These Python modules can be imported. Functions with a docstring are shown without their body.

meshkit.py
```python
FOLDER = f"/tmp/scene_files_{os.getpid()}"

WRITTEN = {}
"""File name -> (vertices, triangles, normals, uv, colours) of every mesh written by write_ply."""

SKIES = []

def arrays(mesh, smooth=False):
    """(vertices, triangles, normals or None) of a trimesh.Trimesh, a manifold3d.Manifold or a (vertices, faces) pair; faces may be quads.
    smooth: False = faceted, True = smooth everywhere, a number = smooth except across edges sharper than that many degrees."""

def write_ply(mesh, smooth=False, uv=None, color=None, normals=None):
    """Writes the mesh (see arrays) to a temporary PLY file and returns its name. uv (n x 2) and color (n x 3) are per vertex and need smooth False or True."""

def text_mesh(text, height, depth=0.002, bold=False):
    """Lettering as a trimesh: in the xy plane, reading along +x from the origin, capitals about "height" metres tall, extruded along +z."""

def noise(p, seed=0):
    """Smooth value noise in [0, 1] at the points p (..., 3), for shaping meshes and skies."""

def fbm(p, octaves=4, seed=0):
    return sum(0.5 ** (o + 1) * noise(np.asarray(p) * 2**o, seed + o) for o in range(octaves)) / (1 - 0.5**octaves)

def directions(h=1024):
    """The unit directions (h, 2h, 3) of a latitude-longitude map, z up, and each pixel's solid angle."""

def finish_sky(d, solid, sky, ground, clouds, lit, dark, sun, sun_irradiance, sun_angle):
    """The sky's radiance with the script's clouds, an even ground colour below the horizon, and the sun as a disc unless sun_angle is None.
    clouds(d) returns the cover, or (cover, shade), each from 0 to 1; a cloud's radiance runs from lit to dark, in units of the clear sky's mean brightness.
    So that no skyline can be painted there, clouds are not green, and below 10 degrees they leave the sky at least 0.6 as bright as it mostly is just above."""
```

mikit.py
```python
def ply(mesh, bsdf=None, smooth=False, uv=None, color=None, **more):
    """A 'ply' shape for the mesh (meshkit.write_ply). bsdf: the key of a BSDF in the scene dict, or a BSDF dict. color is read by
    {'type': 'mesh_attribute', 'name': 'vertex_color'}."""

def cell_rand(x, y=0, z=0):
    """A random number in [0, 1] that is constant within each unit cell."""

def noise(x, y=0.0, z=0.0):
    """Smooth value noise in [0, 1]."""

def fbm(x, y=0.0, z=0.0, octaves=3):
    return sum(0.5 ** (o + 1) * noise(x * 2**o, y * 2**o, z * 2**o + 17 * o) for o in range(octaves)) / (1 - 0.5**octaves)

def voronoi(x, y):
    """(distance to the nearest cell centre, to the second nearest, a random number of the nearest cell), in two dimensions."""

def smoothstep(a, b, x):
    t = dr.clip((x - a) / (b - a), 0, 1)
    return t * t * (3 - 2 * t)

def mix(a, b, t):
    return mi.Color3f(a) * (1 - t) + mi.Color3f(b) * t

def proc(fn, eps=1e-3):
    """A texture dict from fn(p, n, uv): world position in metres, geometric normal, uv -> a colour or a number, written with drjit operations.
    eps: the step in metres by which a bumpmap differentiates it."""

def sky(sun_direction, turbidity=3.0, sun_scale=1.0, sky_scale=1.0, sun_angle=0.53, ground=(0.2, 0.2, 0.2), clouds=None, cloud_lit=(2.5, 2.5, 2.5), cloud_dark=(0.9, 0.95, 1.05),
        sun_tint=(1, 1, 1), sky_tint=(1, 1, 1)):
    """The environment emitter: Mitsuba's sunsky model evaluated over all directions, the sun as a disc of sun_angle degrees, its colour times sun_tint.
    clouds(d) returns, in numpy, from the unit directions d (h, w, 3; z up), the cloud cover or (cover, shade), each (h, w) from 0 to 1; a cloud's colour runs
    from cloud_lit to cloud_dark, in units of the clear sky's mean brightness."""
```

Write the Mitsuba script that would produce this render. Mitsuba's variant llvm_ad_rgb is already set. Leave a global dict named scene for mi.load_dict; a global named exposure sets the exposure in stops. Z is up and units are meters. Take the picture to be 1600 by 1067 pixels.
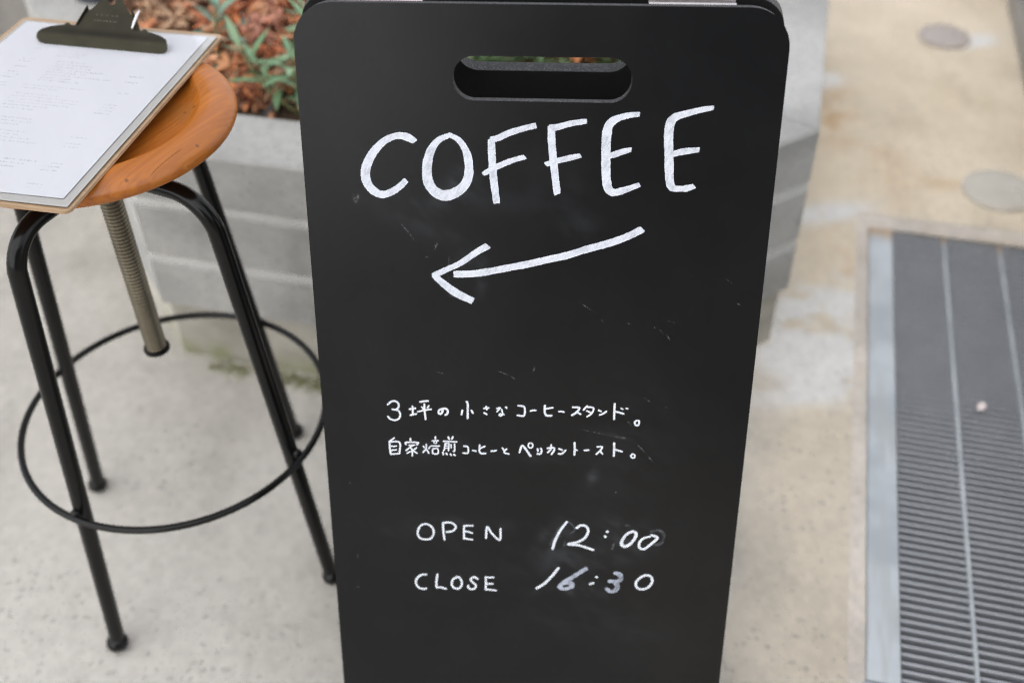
import math, random
import numpy as np, trimesh, mitsuba as mi, drjit as dr, mikit, meshkit
import manifold3d as m3
from shapely.geometry import Polygon, Point, LineString, MultiPoint
from shapely.ops import unary_union
from mikit import noise, fbm, voronoi, cell_rand, smoothstep, mix, proc

T = mi.ScalarTransform4f
# ---------------------------------------------------------------- camera, sky, exposure
PITCH, ROLL = math.radians(42.03), math.radians(-0.9)
CAM = np.array([0.0, 0.0, 1.2])
_fw = np.array([0, math.cos(PITCH), -math.sin(PITCH)])
_r = np.array([1.0, 0, 0]); _u = np.cross(_r, _fw)
_up = -math.sin(ROLL) * _r + math.cos(ROLL) * _u
scene = {'type': 'scene'}
scene['camera'] = {
    'type': 'thinlens', 'fov': 2 * math.degrees(math.atan(800 / 1694.4)), 'fov_axis': 'x',
    'aperture_radius': 0.0066, 'focus_distance': 0.985, 'near_clip': 0.05, 'far_clip': 200.0,
    'to_world': T().look_at(origin=CAM.tolist(), target=(CAM + _fw).tolist(), up=_up.tolist())}
scene['sky'] = mikit.sky((-0.45, -0.62, 0.60), turbidity=3, sun_scale=0.28, sun_angle=84, clouds=lambda d: 1.0,
                         sun_tint=(0.80, 0.95, 1.24), cloud_lit=(2.4, 2.5, 2.68), ground=(0.25, 0.24, 0.22))
exposure = 2.48

labels = {}


# ---------------------------------------------------------------- helpers
def numbered(key):
    if key not in scene and key not in labels and not any(k.startswith(key + '__') for k in scene):
        return key
    n = 1
    while True:
        k = f'{key}_{n:03d}'
        if k not in scene and k not in labels and not any(q.startswith(k + '__') for q in scene):
            return k
        n += 1


def thing(name, label, cat, group=None):
    key = numbered(name)
    labels[key] = {'label': label, 'category': cat}
    if group:
        labels[key]['group'] = group
    return key


def obj(name, shape, parent=None):
    key = numbered((parent + '__' if parent else '') + name)
    scene[key] = shape
    return key


def struct(name, shape, kind='structure'):
    key = obj(name, shape)
    labels[key] = {'kind': kind}
    return key


P = mikit.ply
cat_ = trimesh.util.concatenate


def mesh(m):
    if hasattr(m, 'to_mesh'):
        q = m.to_mesh()
        return trimesh.Trimesh(q.vert_properties[:, :3], q.tri_verts, process=False)
    return m


def tube(path, r, n=16, cap=True, closed=False):
    path = np.asarray(path, float)
    N = len(path)
    if closed:
        t = np.roll(path, -1, 0) - np.roll(path, 1, 0)
    else:
        t = np.gradient(path, axis=0)
    t /= np.linalg.norm(t, axis=1, keepdims=True)
    ref = np.array([0.13, 0.29, 1.0]) if abs(t[0, 2]) < 0.9 else np.array([1.0, 0.2, 0.1])
    a = np.cross(t[0], ref); a /= np.linalg.norm(a)
    rings = []
    rr = np.broadcast_to(r, (N,))
    ang = np.linspace(0, 2 * np.pi, n, endpoint=False)
    for i in range(N):
        a = a - t[i] * (a @ t[i]); a /= np.linalg.norm(a)
        b = np.cross(t[i], a)
        rings.append(path[i] + rr[i] * (np.cos(ang)[:, None] * a + np.sin(ang)[:, None] * b))
    V = np.concatenate(rings)
    F = []
    for i in range(N if closed else N - 1):
        j = (i + 1) % N
        for k in range(n):
            l = (k + 1) % n
            F += [[i * n + k, i * n + l, j * n + l], [i * n + k, j * n + l, j * n + k]]
    if cap and not closed:
        V = np.vstack([V, path[0], path[-1]])
        for k in range(n):
            l = (k + 1) % n
            F += [[N * n, l, k], [N * n + 1, (N - 1) * n + k, (N - 1) * n + l]]
    return trimesh.Trimesh(V, F, process=False)


def lathe(profile, n=96):
    pr = np.asarray(profile, float)
    V, F = [], []
    ang = np.linspace(0, 2 * np.pi, n, endpoint=False)
    for r, z in pr:
        V.append(np.stack([r * np.cos(ang), r * np.sin(ang), np.full(n, z)], -1))
    V = np.concatenate(V)
    for i in range(len(pr) - 1):
        for k in range(n):
            l = (k + 1) % n
            F += [[i * n + k, i * n + l, (i + 1) * n + l], [i * n + k, (i + 1) * n + l, (i + 1) * n + k]]
    m = trimesh.Trimesh(V, F, process=True)
    m.update_faces(m.nondegenerate_faces())
    return m


def smooth_path(pts, n):
    """Catmull-Rom through the points."""
    p = np.asarray(pts, float)
    p = np.vstack([2 * p[0] - p[1], p, 2 * p[-1] - p[-2]])
    out = []
    for i in range(1, len(p) - 2):
        for s in np.linspace(0, 1, n, endpoint=False):
            a, b, c, d = p[i - 1], p[i], p[i + 1], p[i + 2]
            out.append(0.5 * (2 * b + (c - a) * s + (2 * a - 5 * b + 4 * c - d) * s ** 2 + (3 * b - a - 3 * c + d) * s ** 3))
    out.append(p[-2])
    return np.array(out)


def extrude(poly, h):
    gs = getattr(poly, 'geoms', [poly])
    return cat_([trimesh.creation.extrude_polygon(g, h, engine='earcut') for g in gs if g.area > 0])


def bevel_extrude(poly, h, c):
    """A plate 0..h with both rims chamfered by c (poly may have holes)."""
    inner = poly.buffer(-c, join_style=2) if c else poly
    inner = poly.buffer(-c)
    cs = lambda g: m3.CrossSection([np.asarray(g.exterior.coords)[:-1]] + [np.asarray(i.coords)[:-1] for i in g.interiors], m3.FillRule.EvenOdd)
    k = 4
    parts = []
    out = m3.Manifold.extrude(cs(poly), h - 2 * c).translate([0, 0, c])
    for i in range(k):
        d = c * (1 - math.sqrt(1 - ((i + 0.5) / k) ** 2))
        g = poly.buffer(-d)
        z = c * (i + 1) / k
        out += m3.Manifold.extrude(cs(g), h - 2 * c + 2 * z).translate([0, 0, c - z])
    return mesh(out)


def frame(o, x, y, z):
    M = np.eye(4)
    M[:3, 0], M[:3, 1], M[:3, 2], M[:3, 3] = x, y, z, o
    return M


def moved(m, M):
    m = m.copy(); m.apply_transform(M)
    if np.linalg.det(M[:3, :3]) < 0:
        m.invert()
    return m


def boxm(x0, x1, y0, y1, z0, z1, c=0.0):
    if c:
        pts = []
        for sx in (0, 1):
            for sy in (0, 1):
                for sz in (0, 1):
                    X, Y, Z = (x0, x1)[sx], (y0, y1)[sy], (z0, z1)[sz]
                    dx, dy, dz = c * (1 - 2 * sx), c * (1 - 2 * sy), c * (1 - 2 * sz)
                    pts += [(X + dx, Y + dy, Z), (X + dx, Y, Z + dz), (X, Y + dy, Z + dz)]
        return trimesh.convex.convex_hull(np.array(pts))
    b = trimesh.creation.box((x1 - x0, y1 - y0, z1 - z0))
    b.apply_translation(((x0 + x1) / 2, (y0 + y1) / 2, (z0 + z1) / 2))
    return b


# alley axes: U across, V along (the grate, planter and wall follow them)
YAW = math.radians(14.5)
UX = np.array([math.cos(YAW), -math.sin(YAW), 0]); VX = np.array([math.sin(YAW), math.cos(YAW), 0])
ALLEY = frame([0, 0, 0], UX, VX, [0, 0, 1])


def uv_(u, v, z=0.0):
    return UX * u + VX * v + np.array([0, 0, z])


def blob(x, y, cx, cy, rx, ry, a=0.0):
    """A soft elliptical patch, 1 at its middle."""
    c, s = math.cos(a), math.sin(a)
    dx, dy = x - cx, y - cy
    return dr.exp(-(dr.square((dx * c + dy * s) / rx) + dr.square((-dx * s + dy * c) / ry)))


def principled(color, rough=0.5, spec=0.5, metal=0.0, **kw):
    col = proc(color) if callable(color) else {'type': 'rgb', 'value': list(color)}
    ro = proc(rough) if callable(rough) else rough
    d = {'type': 'principled', 'base_color': col, 'roughness': ro, 'metallic': metal, **kw}
    if metal < 1:
        d['specular'] = spec
    return d


def bsdf(key, d, bump=None, eps=5e-4, scale=1.0):
    if bump is not None:
        d = {'type': 'bumpmap', 'arbitrary': proc(bump, eps=eps), 'scale': scale, 'bsdf': d}
    scene[key] = {'type': 'twosided', 'bsdf': d}


# ---------------------------------------------------------------- materials
def ground_color(p, n, uv):
    x, y = p.x, p.y
    big = fbm(x * 2.3, y * 2.3, 3.0, 4)
    mid = fbm(x * 9, y * 9, 7.0, 4)
    fine = fbm(x * 90, y * 90, 1.0, 3)
    grey = mix((0.40, 0.375, 0.335), (0.525, 0.495, 0.45), smoothstep(0.3, 0.7, 0.55 * big + 0.45 * mid))
    beige = mix((0.62, 0.525, 0.40), (0.72, 0.615, 0.475), smoothstep(0.3, 0.7, 0.5 * big + 0.5 * mid))
    u = x * UX[0] + y * UX[1]
    v = x * VX[0] + y * VX[1]
    right = smoothstep(-0.02, 0.16, u + 0.1 * (mid - 0.5))
    far = smoothstep(0.75, 1.9, v + 0.7 * (mid - 0.5))
    c = mix(grey, beige, right * (0.55 + 0.45 * far))
    # washed-out pale patches and rust near the planter's foot
    pale = blob(x, y, 0.50, 1.30, 0.10, 0.07, -0.4) + blob(x, y, 0.53, 1.42, 0.08, 0.05, 0.5) + 0.8 * blob(x, y, 0.60, 1.68, 0.09, 0.03, 0.2) + 0.6 * blob(x, y, 0.46, 1.2, 0.1, 0.03, 0.1) + 1.2 * blob(x, y, 0.70, 2.18, 0.05, 0.03, 0.3) + 0.9 * blob(x, y, 1.10, 2.36, 0.06, 0.03, 0.3) + 0.9 * blob(x, y, 0.48, 1.27, 0.07, 0.04, -0.2)
    c = mix(c, (0.72, 0.70, 0.675), dr.clip(pale * smoothstep(0.2, 0.55, fbm(x * 17, y * 22, 2.0, 3)) * 1.6, 0, 0.95))
    rust = blob(x, y, 0.60, 1.59, 0.06, 0.022, 1.2) + 0.55 * blob(x, y, 0.62, 1.48, 0.04, 0.10, 0.2) + 0.5 * blob(x, y, 0.80, 1.78, 0.22, 0.02, -0.2) + 0.8 * blob(x, y, 0.68, 2.02, 0.05, 0.09, 0.3) + 0.5 * blob(x, y, 0.73, 1.95, 0.07, 0.25, 0.0) + 0.7 * blob(x, y, 0.61, 1.40, 0.03, 0.16, 0.1)
    c = mix(c, (0.50, 0.31, 0.15), dr.clip(rust * smoothstep(0.3, 0.75, fbm(x * 14, y * 14, 5.0, 4)), 0, 0.75))
    ochre = smoothstep(0.52, 0.75, fbm(x * 4.1 + 5, y * 2.3, 9.0, 4)) * right * far
    c = mix(c, (0.64, 0.52, 0.34), 0.6 * ochre)
    # grey damp streaks
    st = smoothstep(0.55, 0.8, fbm(x * 13, y * 5, 11.0, 4))
    c = mix(c, c * 0.80, 0.55 * st)
    # pits of exposed aggregate
    vx, vy = x * 88 + 1.5 * noise(x * 40, y * 40), y * 88
    d1, d2, rnd = voronoi(vx, vy)
    wear = smoothstep(0.46, 0.72, fbm(x * 3.7, y * 3.7, 21.0, 3) + 0.20 * smoothstep(1.05, 0.70, y))
    pit = smoothstep(0.34, 0.16, d1 / (0.35 + rnd)) * smoothstep(0.80, 0.88, rnd) * wear
    c = mix(c, (0.24, 0.235, 0.215), 0.34 * pit)
    d1, d2, rnd = voronoi(x * 190, y * 190)
    c = mix(c, (0.23, 0.22, 0.20), 0.28 * smoothstep(0.36, 0.2, d1) * smoothstep(0.82, 0.9, rnd) * (0.15 + 0.85 * wear))
    return c * (0.9 + 0.2 * fine)


def ground_bump(p, n, uv):
    d1, d2, rnd = voronoi(p.x * 88 + 1.5 * noise(p.x * 40, p.y * 40), p.y * 88)
    return 0.0012 * fbm(p.x * 70, p.y * 70, 1.0, 3) - 0.0008 * smoothstep(0.34, 0.16, d1 / (0.35 + rnd)) * smoothstep(0.72, 0.78, rnd)


bsdf('m_ground', principled(ground_color, 0.75, 0.35), ground_bump, 1e-3)


def border_color(p, n, uv):
    f = fbm(p.x * 12, p.y * 12, 4.0, 4)
    c = mix((0.55, 0.495, 0.44), (0.66, 0.595, 0.53), smoothstep(0.3, 0.7, f))
    c = mix(c, (0.42, 0.32, 0.22), 0.35 * smoothstep(0.55, 0.75, fbm(p.x * 9 + 3, p.y * 9, 8.0, 3)))
    return c * (0.85 + 0.3 * fbm(p.x * 120, p.y * 120, 1.0, 2))


bsdf('m_border', principled(border_color, 0.8, 0.3), lambda p, n, uv: 0.0015 * fbm(p.x * 60, p.y * 60, 0.0, 3), 1e-3)


def concrete_color(p, n, uv):
    x, y, z = p.x, p.y, p.z
    f = fbm(x * 7, y * 7, z * 7, 4)
    c = mix((0.285, 0.28, 0.265), (0.395, 0.388, 0.368), smoothstep(0.3, 0.7, f))
    drip = fbm(x * 22, y * 22, z * 2.0, 3)
    c = mix(c, c * 0.78, 0.6 * smoothstep(0.5, 0.72, drip) * (1 - dr.abs(n.z)))
    d1, d2, rnd = voronoi((x + z * 0.7) * 120, (y + z * 0.6) * 120)
    c = mix(c, (0.17, 0.17, 0.165), 0.5 * smoothstep(0.28, 0.12, d1) * smoothstep(0.8, 0.86, rnd))
    return c * (0.9 + 0.2 * fbm(x * 110, y * 110, z * 110, 2))


bsdf('m_concrete', principled(concrete_color, 0.8, 0.3), lambda p, n, uv: 0.0012 * fbm(p.x * 60, p.y * 60, p.z * 60, 3), 1e-3)


def plinth_color(p, n, uv):
    f = fbm(p.x * 9, p.y * 9, p.z * 14, 4)
    c = mix((0.27, 0.255, 0.215), (0.40, 0.38, 0.33), smoothstep(0.3, 0.7, f))
    g = smoothstep(0.05, 0.0, p.z + 0.03 * (f - 0.5)) * smoothstep(0.45, 0.65, fbm(p.x * 14, p.y * 14, 2.0, 3))
    return mix(c, (0.20, 0.22, 0.08), 0.6 * g)


bsdf('m_plinth', principled(plinth_color, 0.85, 0.25), lambda p, n, uv: 0.002 * fbm(p.x * 50, p.y * 50, p.z * 50, 3), 1e-3)
bsdf('m_mortar', principled(lambda p, n, uv: mix((0.47, 0.465, 0.445), (0.58, 0.575, 0.55), fbm(p.x * 30, p.y * 30, p.z * 30, 3)), 0.85, 0.2))


def wall_color(p, n, uv):
    f = fbm(p.x * 3, p.y * 3, p.z * 3, 4)
    c = mix((0.26, 0.245, 0.225), (0.36, 0.34, 0.31), smoothstep(0.3, 0.7, f))
    return mix(c, c * 0.75, smoothstep(0.5, 0.7, fbm(p.x * 15, p.y * 15, p.z * 1.5, 3))) * (0.9 + 0.2 * fbm(p.x * 80, p.y * 80, p.z * 80, 2))


bsdf('m_wall', principled(wall_color, 0.85, 0.25), lambda p, n, uv: 0.0015 * fbm(p.x * 40, p.y * 40, p.z * 40, 3), 1e-3)


def galv_color(p, n, uv):
    u = p.x * UX[0] + p.y * UX[1]
    v = p.x * VX[0] + p.y * VX[1]
    f = fbm(p.x * 18, p.y * 18, p.z * 18, 4)
    c = mix((0.40, 0.43, 0.45), (0.53, 0.56, 0.58), smoothstep(0.25, 0.75, f))
    c = mix(c, (0.42, 0.43, 0.425), 0.5 * smoothstep(0.58, 0.75, fbm(u * 70, v * 9, 3.0, 3)))
    return mix(c, (0.44, 0.28, 0.14), 0.8 * smoothstep(1.700, 1.735, v + 0.03 * (f - 0.5)))


bsdf('m_galvanised', principled(galv_color, 0.5, 0.5, 0.35))


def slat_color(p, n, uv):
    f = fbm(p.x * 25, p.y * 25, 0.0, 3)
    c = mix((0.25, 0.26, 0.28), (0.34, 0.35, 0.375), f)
    return mix(c, (0.50, 0.51, 0.54), 0.8 * smoothstep(0.6, 0.9, n.z))  # upward faces painted lighter than the shaded sides, to raise slat contrast


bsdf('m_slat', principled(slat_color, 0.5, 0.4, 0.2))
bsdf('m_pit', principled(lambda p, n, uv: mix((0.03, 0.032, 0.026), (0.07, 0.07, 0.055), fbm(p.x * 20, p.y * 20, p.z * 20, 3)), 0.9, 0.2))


def cap_color(p, n, uv):
    f = fbm(p.x * 40, p.y * 40, 0.0, 4)
    return mix((0.55, 0.51, 0.45), (0.65, 0.61, 0.54), f)


bsdf('m_cap_light', principled(cap_color, 0.6, 0.4, 0.2))
bsdf('m_cap_dark', principled(lambda p, n, uv: mix((0.42, 0.37, 0.34), (0.51, 0.455, 0.42), fbm(p.x * 30, p.y * 30, 0.0, 4)), 0.6, 0.4, 0.2))

# sandwich board: front face origin (top middle), right, down and inward axes
BO = np.array([0.0270, 0.8480, 0.8080])
LEAN, BYAW = 0.2958, -0.0656
BR = np.array([math.cos(BYAW), math.sin(BYAW), 0])
BH = np.array([-math.sin(BYAW), math.cos(BYAW), 0])
BD = -BH * math.sin(LEAN) - np.array([0, 0, math.cos(LEAN)])
BN = BH * math.cos(LEAN) - np.array([0, 0, math.sin(LEAN)])

SMEARS = [(-78, 160, 16, 9, -.7, .10), (-60, 150, 12, 18, 0, .05), (-118, 176, 30, 16, .3, .035), (-85, 200, 30, 10, .2, .03), (-30, 170, 40, 12, 0, .02), (40, 190, 16, 16, 0, .03),
          (20, 158, 25, 20, .5, .02), (-60, 228, 14, 10, .2, .05), (-50, 245, 5, 16, .1, .05), (-100, 428, 30, 9, -.4, .055), (60, 452, 5, 8, .2, .10), (80, 405, 20, 2.2, .25, .05),
          (-10, 432, 40, 6, .1, .03), (92, 520, 22, 20, .1, .07), (60, 555, 60, 12, -.2, .045), (25, 527, 14, 22, .5, .05), (30, 545, 20, 14, -.7, .05), (62, 590, 18, 10, .2, .07), (42, 596, 6, 4, .1, .07),
          (14, 594, 12, 5, -.4, .04), (12, 528, 6, 16, .6, .07), (-60, 512, 60, 6, .05, .03), (-130, 525, 40, 8, .1, .03), (100, 420, 60, 90, .4, .012), (-60, 560, 90, 50, .2, .010), (110, 650, 60, 30, .2, .016), (20, 640, 80, 25, -.3, .014)]
MARKS = [(-132, 237, 2.0, 5.5, .3, 1.), (-158, 335, 2.5, 2.5, 0, .7), (40, 50, 3, 2, 0, .5), (12, 58, 4, 2, .6, .3), (160, 270, 6, 14, .2, .3), (-95, 385, 20, 5, .1, .6), (70, 385, 40, 9, .1, .5)]
SPECKS = [(-163, 170, 3.0, 1.2, 1.2), (-160, 168, 1.0, 1.8, .2), (-120, 195, 3.5, .5, .9), (-114, 203, 4.5, .5, 1.0), (-91, 213, 1.2, 2.4, .4), (-100, 224, 1.0, .5, 0), (-80, 232, .5, 6, .1), (-80, 243, .4, 3, 0),
          (-77, 262, 4, .4, .1), (-57, 263, 3, .4, .3), (46, 268, 6, .4, .6), (63, 283, 2.5, .4, 1.1), (88, 285, 1.6, .5, .4), (112, 288, .7, .7, 0), (118, 292, 2, .4, .8), (125, 298, 2.2, .5, 1.0), (127, 282, 2.5, .4, .3),
          (176, 240, 3, .4, .6), (186, 262, 2, .5, .5), (-30, 340, 4, .4, .4), (-20, 345, 2, .5, .7), (-90, 342, 3, .35, .3), (0, 335, .6, 2, .2), (110, 365, 3.5, .4, .6), (128, 372, 1, .4, .2),
          (60, 402, 8, .4, .2), (86, 407, 4.5, .9, .1), (93, 390, 3, .5, .9), (106, 418, 5, .6, .8), (116, 430, 3, .6, .9), (-185, 470, 1, .5, .1), (-182, 560, .5, 2, 0), (-184, 600, 1.3, .5, .6), (52, 512, 2, .5, .2), (84, 470, .6, 1.2, 0)]


def board_local(p):
    dx, dy, dz = p.x - BO[0], p.y - BO[1], p.z - BO[2]
    a = (dx * BR[0] + dy * BR[1]) * 1000
    b = (dx * BD[0] + dy * BD[1] + dz * BD[2]) * 1000
    return a, b


def board_color(p, n, uv):
    a, b = board_local(p)
    base = mix((0.0048, 0.0051, 0.0058), (0.0070, 0.0074, 0.0084), fbm(a * 0.02, b * 0.02, 3.0, 4))
    smear = mi.Float(0)
    for cx, cy, rx, ry, an, k in SMEARS:
        smear = smear + 0.50 * k * blob(a, b, cx, cy, rx, ry, an)
    streak = fbm(a * 0.05 + b * 0.02, b * 0.09 - a * 0.05, 5.0, 4)
    dust = smear * (0.35 + 1.3 * smoothstep(0.3, 0.75, streak)) + 0.004 * smoothstep(0.5, 0.8, fbm(a * 0.013, b * 0.006, 9.0, 4))
    c = base + mi.Color3f(0.62, 0.68, 0.78) * dust * 0.55
    sp = mi.Float(0)
    for cx, cy, rx, ry, an in SPECKS:
        sp = sp + blob(a, b, cx, cy, rx, ry, an)
    c = mix(c, (0.24, 0.25, 0.27), dr.clip(0.55 * sp * smoothstep(0.35, 0.65, fbm(a * 0.8, b * 0.8, 2.0, 3)), 0, 1))
    mk = mi.Float(0)
    for cx, cy, rx, ry, an, k in MARKS:
        mk = mk + k * blob(a, b, cx, cy, rx, ry, an)
    return mix(c, c * 0.35, dr.clip(mk, 0, 0.9))


def board_rough(p, n, uv):
    a, b = board_local(p)
    return 0.20 + 0.08 * fbm(a * 0.03, b * 0.03, 1.0, 3)


bsdf('m_blackboard', principled(board_color, board_rough, 0.29), lambda p, n, uv: 0.00006 * fbm(p.x * 900, p.y * 900, p.z * 900, 2), 3e-4)
bsdf('m_board_edge', principled(lambda p, n, uv: mix((0.02, 0.02, 0.021), (0.09, 0.09, 0.092), smoothstep(0.45, 0.75, fbm(p.x * 900, p.y * 900, p.z * 900, 3))), 0.55, 0.5),
     lambda p, n, uv: 0.0004 * fbm(p.x * 700, p.y * 700, p.z * 700, 2), 3e-4)
bsdf('m_black_panel', principled((0.010, 0.010, 0.0105), 0.55, 0.35))


def chalk(lo, hi, cover, bare=0.0):
    """Dry marker chalk: grain, cloudy thin patches and drag streaks, the board showing through where it is thinnest."""
    def f(p, n, uv):
        a, b = board_local(p)
        g = fbm(a * 1.9, b * 1.9, 3.0, 3)
        s = fbm(a * 0.16, b * 0.16, 6.0, 3)
        d = noise(a * 0.9 + b * 0.5, b * 0.22 - a * 0.12, 4.0)
        k = smoothstep(cover - 0.20, cover + 0.20, 0.40 * g + 0.38 * s + 0.22 * d)
        c = mix(lo, hi, k)
        return mix(c, (0.05, 0.052, 0.057), bare * smoothstep(0.66, 0.80, g) * smoothstep(0.46, 0.62, s))
    return f


bsdf('m_chalk', principled(chalk((0.45, 0.475, 0.53), (0.70, 0.725, 0.79), 0.43, 0.45), 0.85, 0.2))
bsdf('m_chalk_fine', principled(chalk((0.54, 0.565, 0.62), (0.76, 0.785, 0.84), 0.42, 0.3), 0.85, 0.2))
bsdf('m_chalk_dusty', principled(chalk((0.16, 0.175, 0.21), (0.46, 0.49, 0.58), 0.47, 0.5), 0.9, 0.2))
bsdf('m_chalk_faint', principled(chalk((0.010, 0.0105, 0.011), (0.10, 0.11, 0.12), 0.52), 0.8, 0.3))

# stool wood: grain runs along GR
GR = np.array([0.50, 0.866, 0.0])


def seat_uv(p):
    return p.x * GR[0] + p.y * GR[1], p.x * GR[1] - p.y * GR[0] + 0.12 * p.z


def wood_cracks(s, t):
    t2 = t + 0.0025 * fbm(s * 14, t * 30, 1.0, 2)
    return t2, smoothstep(0.90, 0.96, noise(t2 * 620, s * 30, 8.0)) * smoothstep(0.55, 0.68, fbm(t * 34, s * 16, 3.0, 2))


def wood_color(p, n, uv):
    s, t = seat_uv(p)
    t2, crack = wood_cracks(s, t)
    grain = fbm(t2 * 420, s * 9, p.z * 160, 4)
    c = mix((0.33, 0.095, 0.009), (0.41, 0.128, 0.012), smoothstep(0.3, 0.7, grain))
    c = mix(c, (0.34, 0.105, 0.010), 0.22 * smoothstep(0.45, 0.75, fbm(t2 * 150, s * 5, p.z * 20, 3)))
    r = dr.sqrt(dr.square(p.x + 0.416) + dr.square(p.y - 0.947))
    worn = smoothstep(0.109, 0.098, r) * smoothstep(0.643, 0.647, p.z)
    c = mix(c, c * mi.Color3f(0.84, 0.80, 0.85), worn)
    c = mix(c, (0.26, 0.10, 0.02), 0.45 * smoothstep(0.55, 0.8, fbm(p.x * 22, p.y * 22, 2.0, 3)) * worn)
    c = mix(c, (0.12, 0.04, 0.010), 0.7 * crack)
    pale = smoothstep(0.90, 0.96, noise(t2 * 560 + 40, s * 22, 3.0)) * smoothstep(0.56, 0.66, fbm(t * 30 + 9, s * 12, 7.0, 2))
    c = mix(c, (0.60, 0.30, 0.08), 0.22 * pale)
    d1, d2, rnd = voronoi(p.x * 38, p.y * 38)
    dent = smoothstep(0.085, 0.04, d1) * smoothstep(0.86, 0.9, rnd)
    return mix(c, (0.10, 0.035, 0.01), 0.7 * dent)


def wood_bump(p, n, uv):
    s, t = seat_uv(p)
    t2, crack = wood_cracks(s, t)
    return 0.00010 * fbm(t2 * 400, s * 14, 2.0, 2) - 0.0003 * crack


bsdf('m_wood', principled(wood_color, lambda p, n, uv: 0.34 + 0.12 * fbm(p.x * 30, p.y * 30, p.z * 30, 3), 0.35, clearcoat=0.9, clearcoat_gloss=0.88), wood_bump, 3e-4)
bsdf('m_black_steel', principled(lambda p, n, uv: mix((0.003, 0.003, 0.0031), (0.005, 0.0051, 0.0052), fbm(p.x * 25, p.y * 25, p.z * 25, 3)), lambda p, n, uv: 0.15 + 0.08 * fbm(p.x * 60, p.y * 60, p.z * 60, 2), 0.30))


def screw_color(p, n, uv):
    a = dr.atan2(p.y - 0.943, p.x + 0.416) / (2 * math.pi)
    ph = p.z / 0.0046 - a
    ph = ph - dr.floor(ph)
    valley_shade = smoothstep(0.30, 0.12, dr.abs(ph - 0.5))  # shade of the thread valleys put into the colour so the threads show
    c = mix((0.10, 0.083, 0.055), (0.22, 0.19, 0.135), fbm(p.x * 40, p.y * 40, p.z * 24, 4))
    return mix(c, (0.035, 0.030, 0.022), 0.65 * valley_shade)


bsdf('m_screw', principled(screw_color, 0.36, 0.5, 0.8))

CE = np.array([math.cos(math.radians(-12.3)), math.sin(math.radians(-12.3)), 0.0]); CE /= np.linalg.norm(CE)        # clipboard: along its bottom edge, and towards the clip
CF = np.array([-CE[1], CE[0], 0.0])
CO = np.array([-0.378, 0.768, 0.6614])


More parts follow.
